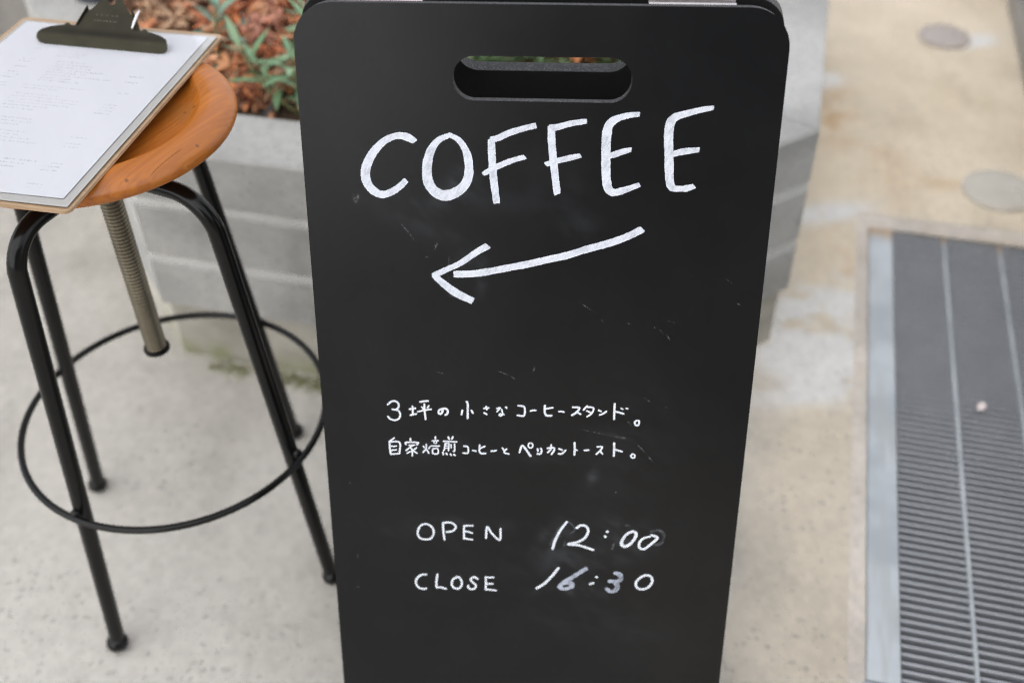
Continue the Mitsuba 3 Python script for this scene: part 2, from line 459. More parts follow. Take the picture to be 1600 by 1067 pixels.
def clip_local(p):
    dx, dy = p.x - CO[0], p.y - CO[1]
    return dx * CE[0] + dy * CE[1], dx * CF[0] + dy * CF[1]


def hardboard_color(p, n, uv):
    a, b = clip_local(p)
    f = fbm(a * 60, b * 500, p.z * 400, 3)
    c = mix((0.33, 0.215, 0.125), (0.47, 0.325, 0.205), f)
    return c * (0.85 + 0.3 * fbm(a * 20, b * 20, 0.0, 3))


bsdf('m_hardboard', principled(hardboard_color, 0.55, 0.4))


def paper_color(p, n, uv):
    """Menu print: pale rows of illegible small type in two columns with prices."""
    a, b = clip_local(p)
    a = (a + 0.225) * 1000
    b = b * 1000
    row = dr.floor(b / 5.6)
    f = b / 5.6 - row
    r1 = cell_rand(row, 1.0)
    ink_row = smoothstep(0.22, 0.3, f) * smoothstep(0.72, 0.62, f)
    grp = cell_rand(dr.floor(row / 4.0), 3.0)
    start = 70 + 10 * dr.floor(grp * 2)
    end = start + 25 + 55 * r1
    body = dr.select((a > start) & (a < end), 1.0, 0.0)
    price = dr.select((a > 165 + 6 * r1) & (a < 185), 1.0, 0.0) * dr.select(r1 > 0.45, 1.0, 0.0)
    head = dr.select((a > 40) & (a < 55), 1.0, 0.0) * dr.select(cell_rand(row, 7.0) > 0.6, 1.0, 0.0)
    glyph = smoothstep(0.35, 0.6, noise(a * 1.4, row * 3.7)) * smoothstep(0.2, 0.5, noise(a * 2.1 + 9, b * 1.3))
    on = dr.clip(body + price + head, 0, 1) * ink_row * glyph * dr.select(r1 > 0.16, 1.0, 0.0) * smoothstep(22, 28, b) * smoothstep(270, 262, b)
    strength = 0.22 + 0.20 * grp
    return mix((0.58, 0.58, 0.615), (0.17, 0.17, 0.19), on * strength)


bsdf('m_paper', principled(paper_color, 0.7, 0.3))
bsdf('m_clip', principled(lambda p, n, uv: mix((0.022, 0.020, 0.013), (0.042, 0.038, 0.025), fbm(p.x * 60, p.y * 60, p.z * 60, 4)), lambda p, n, uv: 0.36 + 0.14 * fbm(p.x * 90, p.y * 90, p.z * 90, 3), 0.5, 0.8))
bsdf('m_clip_stamp', principled((0.13, 0.12, 0.09), 0.4, 0.5, 0.7))
bsdf('m_chrome', principled((0.86, 0.81, 0.83), 0.45, 0.5, 0.5))
bsdf('m_sleeve_back', principled((0.40, 0.39, 0.375), 0.35, 0.5))
scene['m_sleeve'] = {'type': 'thindielectric', 'int_ior': 1.35}
bsdf('m_soil', principled(lambda p, n, uv: mix((0.035, 0.024, 0.016), (0.11, 0.075, 0.05), fbm(p.x * 60, p.y * 60, p.z * 60, 4)), 0.9, 0.2))
bsdf('m_vertex', principled((0, 0, 0), 0.6, 0.35))
scene['m_vertex']['bsdf']['base_color'] = {'type': 'mesh_attribute', 'name': 'vertex_color'}
bsdf('m_leaf', principled((0, 0, 0), 0.5, 0.4))
scene['m_leaf']['bsdf']['base_color'] = {'type': 'mesh_attribute', 'name': 'vertex_color'}
bsdf('m_stone', principled(lambda p, n, uv: mix((0.022, 0.026, 0.036), (0.05, 0.055, 0.07), fbm(p.x * 50, p.y * 50, p.z * 50, 3)), 0.6, 0.4))
bsdf('m_petal', principled((0.78, 0.68, 0.66), 0.6, 0.3))

# ---------------------------------------------------------------- setting: ground with the grate pit cut out
GU0, GU1, GV0, GV1 = 0.236, 0.566, 0.50, 1.748         # outer edge of the steel frame, alley axes
hole = Polygon([(GU0, GV0), (GU1, GV0), (GU1, GV1), (GU0, GV1)])
bord = Polygon([(GU0 - 0.022, GV0 - 0.02), (GU1, GV0 - 0.02), (GU1, GV1 + 0.045), (GU0 - 0.022, GV1 + 0.045)])
caps = [((0.945, 1.741), 0.070), ((1.036, 2.381), 0.060)]
sheet = Polygon([(-60, -60), (60, -60), (60, 60), (-60, 60)]).difference(bord)


def flat(poly, z):
    v, f = trimesh.creation.triangulate_polygon(poly, engine='earcut')
    m = trimesh.Trimesh(np.column_stack([v, np.full(len(v), z)]), f, process=False)
    if m.face_normals[0, 2] < 0:
        m.invert()
    return moved(m, ALLEY)


struct('ground', P(flat(sheet, 0.0), 'm_ground'))
bm = extrude(bord.difference(hole), 0.06)
bm.apply_translation([0, 0, -0.0615])
struct('pavement_border', P(moved(bm, ALLEY), 'm_border'))
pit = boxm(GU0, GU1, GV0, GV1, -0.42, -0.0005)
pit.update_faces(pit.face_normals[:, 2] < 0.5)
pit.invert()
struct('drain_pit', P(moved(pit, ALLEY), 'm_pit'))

# walls that bound the alley
t = thing('alley_wall', 'low brownish grey concrete wall along the right edge of the alley, its foot just showing in the top right corner', 'wall')
obj('face', P(moved(boxm(0.578, 0.78, -1.6, 9.0, -0.05, 0.42, .006), ALLEY), 'm_wall'), t)
obj('footing', P(moved(boxm(0.567, 0.58, -1.6, 9.0, -0.05, 0.06, 0.004), ALLEY), 'm_wall'), t)
t = thing('rear_wall', 'dark grey concrete wall behind the clipboard in the top left corner', 'wall')
obj('face', P(moved(boxm(-6.0, -1.36, 1.95, 2.2, -0.05, 2.6, 0.006), ALLEY), 'm_wall'), t)
obj('footing', P(moved(boxm(-6.0, -1.35, 1.93, 1.952, -0.05, 0.08, 0.004), ALLEY), 'm_wall'), t)

t = thing('added_building', 'unseen grey building added behind the camera to darken the blackboard reflection', 'building')  # out of view, added to darken the right side of the board's reflection
obj('wall', P(moved(boxm(0.32, 7.0, -8.0, -2.6, -0.05, 2.3, 0.01), ALLEY), 'm_wall'), t)
obj('roof', P(moved(boxm(0.20, 7.2, -8.2, -2.48, 2.3, 2.42, 0.01), ALLEY), 'm_concrete'), t)
for k in range(4):
    w_ = obj('window', P(moved(boxm(0.8 + 1.6 * k, 1.8 + 1.6 * k, -2.63, -2.59, 1.0, 2.0, .004), ALLEY), 'm_board_edge'), t)
    obj('sill', P(moved(boxm(0.75 + 1.6 * k, 1.85 + 1.6 * k, -2.59, -2.53, 0.94, 1.0, .004), ALLEY), 'm_concrete'), w_)

# drain caps let into the concrete
for i, ((cx, cy), r) in enumerate(caps):
    t = thing('drain_cap', ['pale round metal drain cap with a raised rim nearest the grate', 'dark purplish round drain cap farther up the alley'][i], 'drain cap')
    m_ = ['m_cap_light', 'm_cap_dark'][i]
    lid = lathe([(0.0, 0.0062), (r * 0.80, 0.0062), (r * 0.83, 0.0045), (r * 0.86, 0.0045)], 48)
    lid.apply_translation([cx, cy, 0])
    obj('lid', P(lid, m_, smooth=25), t)
    rim = lathe([(r * 0.86, 0.001), (r * 0.86, 0.0065), (r * 0.97, 0.0065), (r, 0.001)], 48)
    rim.apply_translation([cx, cy, 0])
    obj('rim', P(rim, m_, smooth=25), t)
    slot = cat_([boxm(-r * .16, r * .16, -.004, .004, 0.0055, 0.0075, .001)])
    slot.apply_translation([cx + r * 0.45, cy - r * 0.05, 0])
    obj('key_lug', P(slot, m_), t)

# ---------------------------------------------------------------- grate
t = thing('drainage_grate', 'galvanised steel drainage grate with close slats beside the wall at the lower right', 'grate')
FW = 0.042
for nm, b in (('frame_bar', (GU0, GU0 + FW, 0.788, GV1 - .003)), ('frame_bar', (GU0 - .003, GU0 + FW - .001, GV0, 0.785)), ('frame_bar', (GU1 - 0.03, GU1 - .001, GV0, GV1 - .003))):
    obj(nm, P(moved(boxm(b[0], b[1], b[2], b[3], -0.03, 0.0035, 0.0015), ALLEY), 'm_galvanised'), t)
u0, u1 = GU0 + FW + 0.001, GU1 - 0.031
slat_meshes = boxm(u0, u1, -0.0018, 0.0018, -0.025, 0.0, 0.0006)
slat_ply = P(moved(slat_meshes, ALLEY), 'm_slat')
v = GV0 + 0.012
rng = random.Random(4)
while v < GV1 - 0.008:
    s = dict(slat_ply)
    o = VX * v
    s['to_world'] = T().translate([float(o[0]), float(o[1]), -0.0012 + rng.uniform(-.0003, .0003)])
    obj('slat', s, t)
    v += 0.0125
for u in (GU0 + FW + 0.091, GU0 + FW + 0.188):
    obj('cross_bar', P(moved(boxm(u - .0028, u + .0028, GV0 + .004, GV1 - .006, -0.010, 0.0006, .0008), ALLEY), 'm_galvanised'), t)
# fallen petal on the grate
t = thing('fallen_petal', 'small whitish pink petal lying on the grate slats', 'petal')
gx, gy = np.meshgrid(np.linspace(-1, 1, 9), np.linspace(-1, 1, 9))
w = np.sqrt(np.clip(1 - gy ** 2, 0, 1))
pv = np.stack([0.0075 * gx * w * 0.8, 0.011 * gy, 0.0035 * (gx ** 2 * w + 0.7 * gy ** 2) + 0.001], -1).reshape(-1, 3)
pf = [[i * 9 + j, i * 9 + j + 1, (i + 1) * 9 + j + 1, (i + 1) * 9 + j] for i in range(8) for j in range(8)]
pm = trimesh.Trimesh(pv, np.vstack([np.array(pf)[:, [0, 1, 2]], np.array(pf)[:, [0, 2, 3]]]), process=False)
pm.apply_transform(frame([0.718, 1.161, 0.0005], [0.7, -0.7, 0], [0.7, 0.7, 0], [0, 0, 1]))
obj('blade', P(pm, 'm_petal', smooth=True), t)

# ---------------------------------------------------------------- planter
PBu, PBv = 0.123 * UX[0] + 1.135 * UX[1], 0.123 * VX[0] + 1.135 * VX[1]
c45 = 0.256
outer = np.array([(PBu - .69, PBv), (PBu, PBv), (PBu + c45, PBv + c45), (PBu + c45, PBv + 1.35), (PBu, PBv + 1.35 + c45), (PBu - .69, PBv + 1.35 + c45), (PBu - .69 - .41, PBv + 1.35), (PBu - .69 - .41, PBv + .41)])
opoly = Polygon(outer)


def inset(poly, d):
    return np.asarray(poly.buffer(-d, join_style=2, mitre_limit=10).exterior.coords)[:-1]


def ring_segments(d0, d1, z0, z1, c=0.004, gap=0.001):
    """One block per side of the planter: bevelled edges, mitred corners."""
    o, i = ordered(inset(opoly, d0) if d0 else outer), ordered(inset(opoly, d1))
    oc, ic = ordered(inset(opoly, d0 + c)), ordered(inset(opoly, d1 - c))
    out = []
    for k in range(8):
        l = (k + 1) % 8
        e = (o[l] - o[k]) / np.linalg.norm(o[l] - o[k]) * gap
        pts = []
        for A_, B_, za, zb in ((o, i, z0 + c, z1 - c), (oc, ic, z0, z1)):
            for z in (za, zb):
                pts += [(*(A_[k] + e), z), (*(A_[l] - e), z), (*(B_[k] + e), z), (*(B_[l] - e), z)]
        out.append(moved(trimesh.convex.convex_hull(np.array(pts)), ALLEY))
    return out


def ordered(q):
    q = np.asarray(q)
    res = []
    for a in outer:
        res.append(q[np.argmin(np.linalg.norm(q - a, axis=1))])
    return np.array(res)


planter = thing('planter', 'grey concrete planter with three stepped tiers of pale jointed blocks behind the blackboard', 'planter')
for m_ in ring_segments(0.0, 0.118, 0.312, 0.40, 0.004):
    obj('coping_stone', P(m_, 'm_concrete'), planter)
for z0, z1 in ((0.209, 0.301), (0.112, 0.198)):
    for m_ in ring_segments(0.0, 0.118, z0, z1, 0.004):
        obj('wall_block', P(m_, 'm_concrete'), planter)
for z0, z1 in ((0.3005, 0.3125), (0.1975, 0.2095)):
    a_, b_ = inset(opoly, 0.0035), inset(opoly, 0.11)
    rm = extrude(Polygon(a_, [b_]), z1 - z0); rm.apply_translation([0, 0, z0])
    obj('mortar_joint', P(moved(rm, ALLEY), 'm_mortar'), planter)
pl = extrude(Polygon(inset(opoly, 0.012), [inset(opoly, 0.10)]), 0.135); pl.apply_translation([0, 0, -0.02])
obj('plinth', P(moved(pl, ALLEY), 'm_plinth'), planter)
sm = extrude(Polygon(inset(opoly, 0.112)), 0.34)
SOILZ = 0.372
sm.apply_translation([0, 0, SOILZ - 0.34])
obj('soil', P(moved(sm, ALLEY), 'm_soil'), planter)

rng = np.random.default_rng(11)
spoly = Polygon(inset(opoly, 0.122))
minu, minv, maxu, maxv = spoly.bounds


def scatter(n, vmax=None, poly=spoly):
    out = []
    while len(out) < n:
        q = rng.uniform((minu, minv), (maxu, vmax or maxv))
        if poly.contains(Point(q)):
            out.append(q)
    return np.array(out)


def colored(parts, cols):
    V, F, C, k = [], [], [], 0
    for (v, f), c in zip(parts, cols):
        V.append(v); F.append(np.asarray(f) + k); C.append(np.broadcast_to(c, (len(v), 3))); k += len(v)
    return np.concatenate(V), np.concatenate(F), np.concatenate(C)


def colored_ply(parts, cols, mat):
    V, F, C = colored(parts, cols)
    return P(trimesh.Trimesh(V, F, process=False), mat, color=C)


def rot(rng, tilt=1.0):
    a = rng.uniform(0, 2 * np.pi); b = rng.normal(0, tilt); g = rng.normal(0, tilt)
    return trimesh.transformations.euler_matrix(b, g, a, 'sxyz')[:3, :3]


# bark mulch over the soil
parts, cols = [], []
chip = trimesh.creation.icosphere(subdivisions=1)
pal = [(0.40, 0.19, 0.10), (0.25, 0.125, 0.075), (0.48, 0.24, 0.125), (0.10, 0.06, 0.045), (0.46, 0.30, 0.19), (0.05, 0.045, 0.045)]
for q in scatter(5200):
    s = rng.uniform(0.006, 0.017)
    v = chip.vertices * np.array([s, s * rng.uniform(.3, .6), s * rng.uniform(.15, .35)]) * rng.uniform(.75, 1.25, (len(chip.vertices), 1))
    v = v @ rot(rng, .45).T + uv_(q[0], q[1], SOILZ + rng.uniform(0.0, 0.012))
    parts.append((v, chip.faces)); cols.append(np.array(pal[rng.integers(len(pal))]) * rng.uniform(.7, 1.2))
key = obj('bark_mulch', colored_ply(parts, cols, 'm_vertex'))
labels[key] = {'label': 'brown bark mulch covering the soil of the planter', 'category': 'mulch', 'kind': 'stuff'}


# ---------------------------------------------------------------- plants
def leaf_mesh(L, W, droop=0.4, fold=0.25, n=6, tip=0.9):
    """A narrow leaf along +x from the origin, with its own droop and fold."""
    s = np.linspace(0, 1, n + 1)
    w = W * np.sin(np.pi * np.clip(s, 0.03, 1) ** tip) * (1 - 0.15 * s)
    w[-1] = 0.0002
    x = L * s * np.cos(droop * s * .6); z = -L * droop * s ** 2 * .5
    V, F = [], []
    for i in range(n + 1):
        V += [(x[i], -w[i], z[i] + fold * w[i]), (x[i], 0, z[i]), (x[i], w[i], z[i] + fold * w[i])]
        if i < n:
            a = 3 * i
            F += [[a, a + 3, a + 4], [a, a + 4, a + 1], [a + 1, a + 4, a + 5], [a + 1, a + 5, a + 2]]
    return np.array(V), np.array(F)


def basis(d, roll=0.0):
    d = d / np.linalg.norm(d)
    s = np.cross([0, 0, 1], d); s /= max(np.linalg.norm(s), 1e-6)
    u = np.cross(d, s)
    s2 = s * math.cos(roll) + u * math.sin(roll)
    return np.stack([d, s2, np.cross(d, s2)], 1)


def stem_path(base, top, bend, rng, n=6):
    s = np.linspace(0, 1, n)[:, None]
    side = rng.normal(0, bend, 3) * [1, 1, 0]
    return base + (top - base) * s + side * np.sin(np.pi * s)


GREENS = [(0.095, 0.175, 0.085), (0.13, 0.235, 0.12), (0.16, 0.27, 0.15), (0.21, 0.31, 0.18)]
ORANGES = [(0.66, 0.25, 0.10), (0.72, 0.32, 0.14), (0.58, 0.20, 0.09), (0.68, 0.36, 0.20), (0.40, 0.17, 0.11), (0.44, 0.28, 0.17)]
CORAL = [(0.58, 0.20, 0.13), (0.64, 0.27, 0.19), (0.48, 0.17, 0.12), (0.55, 0.33, 0.22)]
TAWNY = [(0.50, 0.34, 0.23), (0.58, 0.38, 0.24), (0.42, 0.25, 0.16), (0.60, 0.26, 0.13)]
RUSTY = [(0.42, 0.16, 0.08), (0.50, 0.20, 0.10), (0.36, 0.17, 0.10), (0.52, 0.28, 0.16)]


def leafy_plant(q, label, group=None, n=14, L=(0.045, 0.075), W=0.0075, H=0.10, pal=GREENS, name='leafy_plant', nst=2, seed=0):
    rng = np.random.default_rng(seed)
    t = thing(name, label, 'plant', group)
    for s_ in range(nst):
        base = uv_(q[0] + rng.normal(0, .012), q[1] + rng.normal(0, .012), SOILZ)
        top = base + np.array([rng.normal(0, .03), rng.normal(0, .03), H * rng.uniform(.8, 1.15)])
        sp = stem_path(base, top, .008, rng)
        obj('stem', P(tube(sp, np.linspace(.0032, .0018, len(sp)), 7), {'type': 'twosided', 'bsdf': {'type': 'principled', 'base_color': {'type': 'rgb', 'value': [.16, .17, .07]}, 'roughness': .6}}, smooth=True), t)
        for i in range(n):
            f = 0.25 + 0.75 * i / (n - 1)
            o = sp[0] + (sp[-1] - sp[0]) * f
            az = i * 2.4 + rng.normal(0, .25)
            el = 0.15 + 0.9 * f ** 3 + rng.normal(0, .15)
            d = np.array([math.cos(az) * math.cos(el), math.sin(az) * math.cos(el), math.sin(el)])
            l = rng.uniform(*L) * (1 - .35 * max(0, f - .7) / .3)
            V, F = leaf_mesh(l, W * rng.uniform(.8, 1.2), rng.uniform(.2, .8), .25)
            V = V @ basis(d, rng.normal(0, .3)).T + o
            c = np.array(pal[rng.integers(len(pal))]) * rng.uniform(.85, 1.15)
            cc = np.tile(c, (len(V), 1)); cc[1::3] *= 1.25
            obj('leaf', P(trimesh.Trimesh(V, F, process=False), 'm_leaf', color=cc, smooth=True), t)
    return t


def shrub(q, label, group, seed, pal=ORANGES, H=0.12, R=0.10, sprigs=26, name='orange_shrub', L=(.016, .034), W=.0044):
    rng = np.random.default_rng(seed)
    t = thing(name, label, 'shrub', group)
    base = uv_(q[0], q[1], SOILZ)
    stems, parts, cols = [], [], []
    for i in range(sprigs):
        a = rng.uniform(0, 2 * np.pi); r = R * math.sqrt(rng.uniform(0, 1))
        b0 = base + np.array([r * .55 * math.cos(a), r * .55 * math.sin(a), 0])
        top = base + np.array([r * math.cos(a), r * math.sin(a), H * rng.uniform(.35, 1.0)])
        sp = stem_path(b0, top, .01, rng, 5)
        stems.append(tube(sp, np.linspace(.0017, .0009, 5), 5))
        cbase = np.array(pal[rng.integers(len(pal))])
        for k in range(26):
            f = rng.uniform(.2, 1.0)
            o = sp[0] + (sp[-1] - sp[0]) * f
            az = rng.uniform(0, 2 * np.pi); el = rng.uniform(-.3, .9)
            d = np.array([math.cos(az) * math.cos(el), math.sin(az) * math.cos(el), math.sin(el)])
            V, F = leaf_mesh(rng.uniform(*L), W * rng.uniform(.7, 1.3), rng.uniform(.1, .9), .2, 3)
            parts.append((V @ basis(d, rng.normal(0, .5)).T + o, F))
            cols.append(cbase * rng.uniform(.65, 1.25))
    obj('stems', P(cat_(stems), {'type': 'twosided', 'bsdf': {'type': 'principled', 'base_color': {'type': 'rgb', 'value': [.17, .085, .05]}, 'roughness': .7}}, smooth=True), t)
    key = obj('foliage', colored_ply(parts, cols, 'm_leaf'), t)
    labels[key] = {'kind': 'stuff'}
    return t


def au(x, y):
    return (x * UX[0] + y * UX[1], x * VX[0] + y * VX[1])


for i, (x, y, pal_, lab) in enumerate([
        (-.40, 1.60, ORANGES, 'bright orange shrub in the planter between the green rosette and the narrow leaved plant'),
        (-.33, 1.72, ORANGES, 'tall bright orange shrub just left of the upper left corner of the blackboard'),
        (-.375, 1.505, ORANGES, 'low orange shrub beside the soil edge, just right of the stool seat'),
        (-.485, 1.555, RUSTY, 'rust orange shrub in front of the blue green rosette'),
        (-.57, 1.70, TAWNY, 'tawny brown shrub in the planter just right of the clipboard clip'),
        (-.46, 1.77, CORAL, 'coral red shrub behind the blue green rosette at the top edge'),
        (-.60, 1.80, TAWNY, 'tawny shrub behind the clip at the top edge of the planter view'),
        (-.40, 1.90, RUSTY, 'rust coloured shrub farthest back in the planter left of the blackboard')]):
    shrub(au(x, y), lab, 'orange shrubs in the planter', 100 + i, pal=pal_, H=(.055 if i in (2, 3) else .11 + .03 * (i % 3)), R=(.07 if i in (2, 3) else .10), sprigs=34)
for i, (x, y, lab) in enumerate([
        (-.10, 1.52, 'green shrub glimpsed at the left end of the handle slot'),
        (.05, 1.56, 'green shrub glimpsed through the middle of the handle slot'),
        (.20, 1.53, 'green shrub glimpsed at the right end of the handle slot')]):
    shrub(au(x, y), lab, 'green shrubs behind the blackboard', 200 + i, pal=[(.22, .34, .17), (.30, .42, .22), (.17, .28, .14), (.40, .44, .24)] + ORANGES[:1], H=.13, R=.10, sprigs=40, name='green_shrub', L=(.025, .05), W=.007)
leafy_plant(au(-.325, 1.455), 'green plant with long narrow leaves at the planter edge nearest the blackboard', n=15, seed=1, H=.105, nst=2, L=(.05, .085), W=.0058)
leafy_plant(au(-.275, 1.57), 'green narrow leaved plant partly hidden by the upper left corner of the blackboard', n=15, seed=2, H=.13, nst=2, L=(.05, .085), W=.0062)
leafy_plant(au(-.29, 1.78), 'tall green plant at the top edge left of the blackboard hinges', n=15, seed=5, H=.16, nst=2, L=(.05, .08))
leafy_plant(au(-.465, 1.60), 'small blue green rosette plant among the orange shrubs right of the clip', n=16, seed=3, H=.14, nst=1, L=(.05, .07), W=.008, pal=[(0.16, 0.27, 0.20), (0.21, 0.33, 0.26), (0.13, 0.24, 0.17)], name='rosette_plant')

# dark pebble by the coping, behind the clip
t = thing('dark_stone', 'dark blue grey stone on the planter rim behind the left side of the clip', 'stone')
st = trimesh.creation.icosphere(subdivisions=3)
st.vertices *= (1 + 0.25 * (meshkit.fbm(st.vertices * 1.7, 3) - .5))[:, None] * np.array([.045, .04, .035])
st.apply_translation(uv_(*au(-.70, 1.80), SOILZ + .028))
obj('body', P(st, 'm_stone', smooth=True), t)

# moss along the foot of the planter
parts, cols = [], []
tri = np.array([[0, 1, 2]])
seg = [np.array(a) for a in ((-.483, 1.283), (-.43, 1.268), (-.369, 1.25), (-.329, 1.238), (-.29, 1.228))]
for i in range(2600):
    f = rng.uniform(0, 1) * 4
    k = min(int(f), 3)
    c = seg[k] + (seg[k + 1] - seg[k]) * (f - k)
    dens = meshkit.fbm(np.array([[c[0] * 25, c[1] * 25, .5]]), 3)[0]
    if dens < .50 or rng.random() < .68:
        continue
    c = c + rng.normal(0, .009, 2) * [1, 1]
    z = 0.001
    a = rng.uniform(0, 2 * np.pi); h = rng.uniform(.003, .009); w = .0012
    v = np.array([(c[0] - w * math.cos(a), c[1] - w * math.sin(a), z), (c[0] + w * math.cos(a), c[1] + w * math.sin(a), z), (c[0] + rng.normal(0, .002), c[1] + rng.normal(0, .002), z + h)])
    parts.append((v, tri)); cols.append(np.array([(.25, .27, .09), (.30, .31, .12), (.20, .21, .09)][rng.integers(3)]))
key = obj('moss', colored_ply(parts, cols, 'm_leaf'))
labels[key] = {'label': 'thin line of green moss at the foot of the planter', 'category': 'moss', 'kind': 'stuff'}

# ---------------------------------------------------------------- stool
SX, SY = -0.416, 0.943
stool = thing('stool', 'black steel stool with round varnished wooden seat and foot ring, left of the blackboard', 'stool')
prof = [(0, .6480), (.05, .6483), (.085, .6496), (.100, .6522), (.106, .6552), (.1105, .6592), (.1155, .6612), (.122, .6617), (.130, .6607), (.1375, .6582), (.1430, .6542), (.1455, .6495), (.1445, .6440), (.140, .6398), (.133, .6378), (.12, .637), (0, .637)]
pz = smooth_path([(r, z, 0) for r, z in prof], 5)[:, :2]
pz[0, 0] = 0; pz[-1, 0] = 0; pz[:, 0] = np.clip(pz[:, 0], 0, None)
sm = lathe(pz, 128)
sm.apply_translation([SX, SY + .004, 0])
sm.invert() if sm.volume < 0 else None
obj('seat', P(sm, 'm_wood', smooth=True), stool)
# threaded screw
r0 = 0.0122
zz, V, F = np.arange(0.352, 0.625, 0.00055), [], []
nn = 28
an = np.linspace(0, 2 * np.pi, nn, endpoint=False)
for z in zz:
    ph = (z / 0.0046 - an / (2 * np.pi)) % 1.0
    r = r0 - 0.0018 * (1 - np.abs(2 * ph - 1)) ** 1.2
    V.append(np.stack([SX + r * np.cos(an), SY + r * np.sin(an), np.full(nn, z)], -1))
V = np.concatenate(V)
for i in range(len(zz) - 1):
    for k in range(nn):
        l = (k + 1) % nn
        F += [[i * nn + k, i * nn + l, (i + 1) * nn + l], [i * nn + k, (i + 1) * nn + l, (i + 1) * nn + k]]
scr = obj('screw', P(trimesh.Trimesh(V, F, process=False), 'm_screw', smooth=True), stool)
cp = lathe([(0, .346), (.0135, .346), (.0150, .3475), (.0150, .351), (.0142, .3525), (0, .3525)], 32)
cp.apply_translation([SX, SY, 0])
obj('end_cap', P(cp, 'm_black_steel', smooth=30), scr)
hub = lathe([(.0135, .578), (.026, .578), (.0275, .580), (.0275, .608), (.055, .614), (.060, .6165), (.060, .6365), (.0135, .6365)], 48)
hub.apply_translation([SX, SY, 0])
obj('hub', P(hub, 'm_black_steel', smooth=30), stool)
FEET = [(-0.502, 0.766), (-0.2425, 0.862), (-0.329, 1.1245), (-0.5985, 1.027)]
ZR, RR = 0.242, 0.1835
for fx, fy in FEET:
    foot = np.array([fx, fy, 0.0])
    dxy = np.array([fx - SX, fy - SY]); rf = np.linalg.norm(dxy); dxy /= rf
    at = lambda r, z: np.array([SX + dxy[0] * r, SY + dxy[1] * r, z])
    rt = lambda z: rf + (0.139 - rf) * z / 0.504
    path = [at(rt(z), z) for z in np.linspace(0.016, 0.535, 8)]
    R_ = 0.042
    za = 0.594
    c0 = rt(0.545)
    for a in np.linspace(0.12, 1, 9) * (np.pi / 2 - 0.11):
        path.append(at(c0 - R_ * (1 - math.cos(a)) - 0.006 * a, 0.545 + (za - 0.545) * math.sin(a + .11)))
    path += [at(r, za) for r in (0.075, 0.05, 0.024)]
    lg = obj('leg', P(tube(path, 0.0094, 20), 'm_black_steel', smooth=40), stool)
    ball = trimesh.creation.icosphere(subdivisions=3, radius=0.0135)
    ball.vertices[:, 2] *= 0.93
    ball.apply_translation(at(rf, 0.0126))
    obj('foot', P(ball, 'm_black_steel', smooth=True), lg)
    rr_ = rt(ZR)
    weld = trimesh.creation.icosphere(subdivisions=2, radius=0.0058)
    weld.apply_translation(at(rr_ + 0.0098, ZR + .003))
    obj('weld', P(weld, 'm_black_steel', smooth=True), lg)
an = np.linspace(0, 2 * np.pi, 120, endpoint=False)
obj('foot_ring', P(tube(np.stack([SX + RR * np.cos(an), SY + RR * np.sin(an), np.full(120, ZR)], -1), 0.0042, 12, closed=True), 'm_black_steel', smooth=True), stool)

# ---------------------------------------------------------------- clipboard, sleeve and menu
CM = frame(CO, CE, CF, [0, 0, 1])
cw, ch = 0.238, 0.336
clipb = thing('clipboard', 'brown hardboard clipboard with a bronze clip lying on the stool seat', 'clipboard')


def rounded(x0, y0, x1, y1, r):
    return Polygon([(x0 + r, y0 + r), (x1 - r, y0 + r), (x1 - r, y1 - r), (x0 + r, y1 - r)]).buffer(r, 8)


obj('board', P(moved(bevel_extrude(rounded(-cw, 0, 0, ch, .007), .0034, .0008), CM), 'm_hardboard', smooth=30), clipb)
# bowed clear sleeve and the sheet inside it
def bowed(x0, y0, x1, y1, z, amp, th, nx=24, ny=30):
    xs, ys = np.linspace(x0, x1, nx), np.linspace(y0, y1, ny)
    X, Y = np.meshgrid(xs, ys)
    Z = z + amp * (np.abs((X - (x0 + x1) / 2) / (x1 - x0) * 2) ** 3) * (1 - .6 * (Y - y0) / (y1 - y0)) + 0.0008 * (meshkit.fbm(np.stack([X * 14, Y * 14, X * 0], -1), 3) - .3)
    V = np.stack([X, Y, Z], -1).reshape(-1, 3)
    F = np.array([[j * nx + i, j * nx + i + 1, (j + 1) * nx + i + 1, (j + 1) * nx + i] for j in range(ny - 1) for i in range(nx - 1)])
    F = np.vstack([F[:, [0, 1, 2]], F[:, [0, 2, 3]]])
    top = trimesh.Trimesh(V, F, process=False)
    if th:
        b = trimesh.Trimesh(V - [0, 0, th], F[:, ::-1], process=False)
        return cat_([top, b])
    return top


t = thing('menu_sheet', 'white printed menu sheet held under the clip of the clipboard', 'menu')
obj('paper', P(moved(bowed(-.225, .014, -.0115, .322, .0052, .0012, .0003), CM), 'm_paper', smooth=True), t)
t = thing('plastic_sleeve', 'clear plastic sleeve round the menu sheet, its grey border showing along the clipboard edge', 'sleeve')
obj('film', P(moved(bowed(-.230, .004, -.0030, .326, .0062, .0013, 0), CM), 'm_sleeve', smooth=True), t)
obj('backing', P(moved(bowed(-.230, .004, -.0030, .326, .0045, .0010, .0003), CM), 'm_sleeve_back', smooth=True), t)

